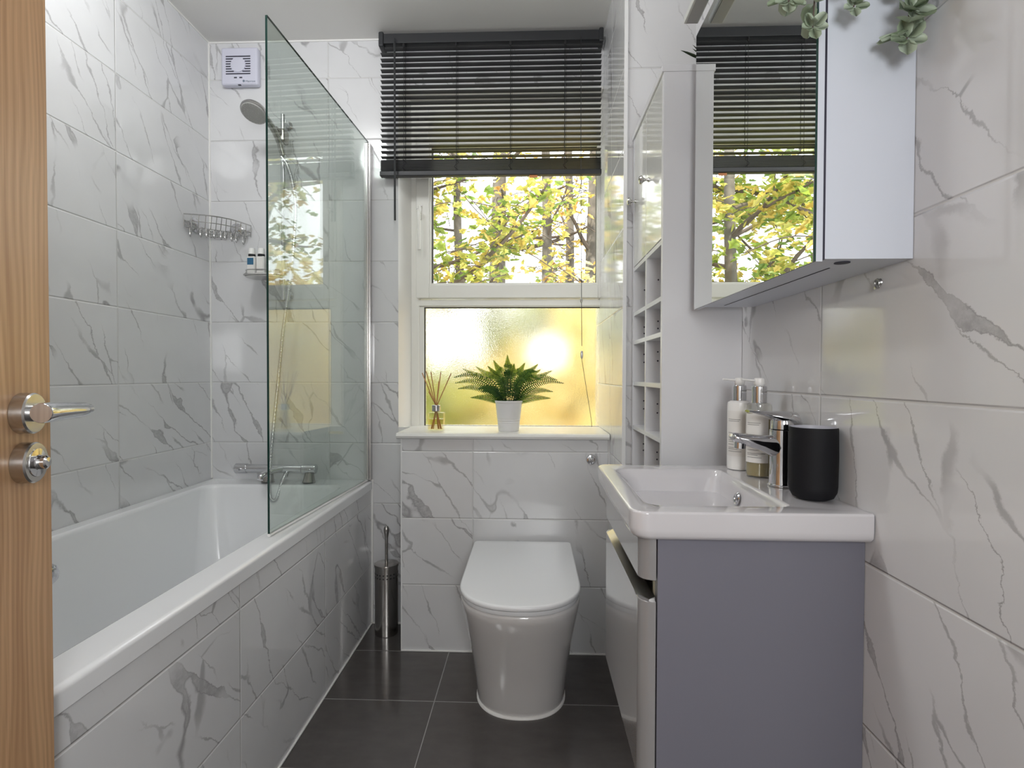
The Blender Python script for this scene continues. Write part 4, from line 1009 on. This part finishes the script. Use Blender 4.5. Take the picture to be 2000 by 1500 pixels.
# ------------------------------------------------------------------ outside: ground, trees, shrubs
bm = bm_new(); box(bm, -9, 9, 2.9, 16, -3.3, -3.2)
struct('ground', bm, GROUND, 'garden ground outside the window', 'ground')
def tree(label, x, y, h, lean, r, nb, seed, mat, leafn, spread, zrange, size=0.085, group='trees outside the window'):
    rn = random.Random(seed)
    o = thing('tree', label, 'tree', (x, y, -3.2), group)
    base = Vector((x, y, -3.2)); top = base + Vector((lean[0], lean[1], h))
    cv = curve([base, base.lerp(top, .35)+Vector((rn.uniform(-.12, .12), rn.uniform(-.1, .1), 0)), base.lerp(top, .7)+Vector((rn.uniform(-.12, .12), rn.uniform(-.1, .1), 0)), top], 8)
    bm = bm_new(); m = len(cv); tube(bm, cv, [r*(1-0.6*k/(m-1)) for k in range(m)], 12); obj('trunk', bm, BARK, o)
    tips = []
    bm = bm_new()
    for b in range(nb):
        t = rn.uniform(.45, .98); i = int(t*(m-1)); p = cv[i]; a = rn.uniform(0, 2*pi); el = rn.uniform(.1, .9); L = spread*rn.uniform(.6, 1.1)
        q = [p]
        for s in range(4):
            el += rn.uniform(-.15, .2); a += rn.uniform(-.3, .3); q.append(q[-1]+Vector((cos(a)*cos(el), sin(a)*cos(el), sin(el)))*L/4)
        c2 = curve(q, 5); rb = r*0.22*rn.uniform(.6, 1.2); tube(bm, c2, [rb*(1-.8*k/(len(c2)-1))+.003 for k in range(len(c2))], 6)
        for s in range(7):
            k = rn.randrange(4, len(c2)); pp = c2[k]; a2 = rn.uniform(0, 2*pi); e2_ = rn.uniform(-.5, .8); tw = rn.uniform(.25, .6)
            q2 = [pp, pp+Vector((cos(a2)*cos(e2_), sin(a2)*cos(e2_), sin(e2_)))*tw*.5, pp+Vector((cos(a2+.3)*cos(e2_), sin(a2+.3)*cos(e2_), sin(e2_)-.15))*tw]
            c3 = curve(q2, 3); tube(bm, c3, 0.0045, 4); tips += [v for v in c3]
        tips += c2[6:]
    obj('branches', bm, BARKD, o)
    def build(bm, lay):
        for k in range(leafn):
            p = rn.choice(tips) + Vector((rn.gauss(0, .09), rn.gauss(0, .09), rn.gauss(0, .08)))
            a = rn.uniform(0, 2*pi); d = Vector((cos(a), sin(a), rn.uniform(-1.0, .3)))
            s = size*rn.uniform(.6, 1.25)
            leaf_faces(bm, lay, p, d, Vector((rn.uniform(-1, 1), rn.uniform(-1.2, .4), 1)), s, s*.9, rn.random(), 'maple', 0.2)
    leafy_obj('foliage', build, mat, o)
    return o
def shrub(label, x, y, z, rx, ry, rz, n, mat, size, seed, group='bushes below the window'):
    rn = random.Random(seed)
    o = thing('shrub', label, 'shrub', (x, y, -3.2), group)
    bm = bm_new()
    for k in range(9):
        a = rn.uniform(0, 2*pi); e = Vector((x+cos(a)*rx*.6, y+sin(a)*ry*.6, z+rz*rn.uniform(-.2, .6)))
        c2 = curve([(x+cos(a)*.08, y+sin(a)*.08, -3.2), (x+cos(a)*rx*.3, y+sin(a)*ry*.3, (z-3.2)/2), e], 6); tube(bm, c2, 0.018, 6)
    obj('stems', bm, BARKD, o)
    def build(bm, lay):
        for k in range(n):
            v = Vector((rn.gauss(0, 1), rn.gauss(0, 1), rn.gauss(0, 1))).normalized()*(rn.random()**.35)
            w_ = 1+.22*mnoise.noise(v*2.3+Vector((seed, 0, 0)))
            p = Vector((x+v.x*rx*w_, y+v.y*ry*w_, z+v.z*rz*w_))
            a = rn.uniform(0, 2*pi); d = Vector((cos(a), sin(a), rn.uniform(-.8, .6)))
            s = size*rn.uniform(.6, 1.3); leaf_faces(bm, lay, p, d, Vector((rn.uniform(-1, 1), rn.uniform(-1.2, .4), 1)), s, s*.8, rn.random(), 'maple', .2)
    leafy_obj('foliage', build, mat, o)
T = [ # x, y, h, lean, r, nb, seed, mat, n, spread
 ('tree with yellow-green leaves filling the left of the upper pane', -1.25, 4.6, 6.6, (.35, 0), .09, 20, 1, LEAF_A, 3800, 1.6),
 ('slender tree with leaning stem left of centre', -0.10, 5.4, 7.0, (-.7, .2), .08, 14, 2, LEAF_A, 900, 1.4),
 ('thick dark trunk left of the centre of the upper pane', -0.42, 6.4, 7.4, (.05, 0), .17, 9, 3, LEAF_B, 350, 1.3),
 ('slim straight trunk in the centre of the upper pane', 0.10, 6.0, 7.4, (.04, 0), .10, 6, 13, LEAF_B, 250, 1.2),
 ('slim trunk standing behind the right trunks', 0.46, 6.9, 7.6, (.0, 0), .10, 6, 14, LEAF_B, 250, 1.2),
 ('straight trunk just right of the centre trunk', 0.62, 6.2, 7.6, (.12, 0), .12, 9, 4, LEAF_B, 300, 1.2),
 ('straight trunk near the right of the upper pane', 1.02, 5.8, 7.6, (-.05, 0), .12, 9, 5, LEAF_B, 400, 1.2),
 ('leafy tree at the right edge of the window view', 1.9, 5.6, 7.0, (.2, 0), .12, 18, 6, LEAF_A, 1700, 1.5),
 ('tree reflected in the glass screen', 3.1, 5.4, 7.0, (-.4, 0), .12, 18, 7, LEAF_B, 1700, 1.5),
 ('leafy tree left of the window view', -2.4, 5.0, 7.0, (.3, 0), .12, 18, 8, LEAF_A, 2200, 1.6),
 ('yellow leaved tree far left seen in the mirror', -3.9, 5.6, 7.2, (.2, 0), .13, 18, 9, LEAF_B, 1800, 1.7),
]
for lab, x, y, h, lean, r, nb, sd_, mt, n, spd in T:
    tree(lab, x, y, h, lean, r, nb, sd_, mt, n, spd, None)
shrub('green bush behind the left of the frosted pane', -1.30, 4.4, 0.40, 1.05, .5, 1.05, 4400, LEAF_C, .10, 31)
shrub('pale golden bush behind the middle of the frosted pane', -0.10, 4.6, 0.22, .85, .5, 1.05, 3600, LEAF_D, .10, 32)
shrub('golden orange bush behind the right of the frosted pane', 0.80, 4.4, 0.60, .75, .5, 1.40, 4500, LEAF_D, .10, 33)
shrub('tall sparse pale green bush rising behind the golden bushes', 0.02, 5.8, 1.30, .60, .4, .70, 650, LEAF_C, .11, 36)
shrub('golden bush further right outside', 2.6, 4.8, 0.5, 1.1, .6, 1.2, 3500, LEAF_B, .11, 34)
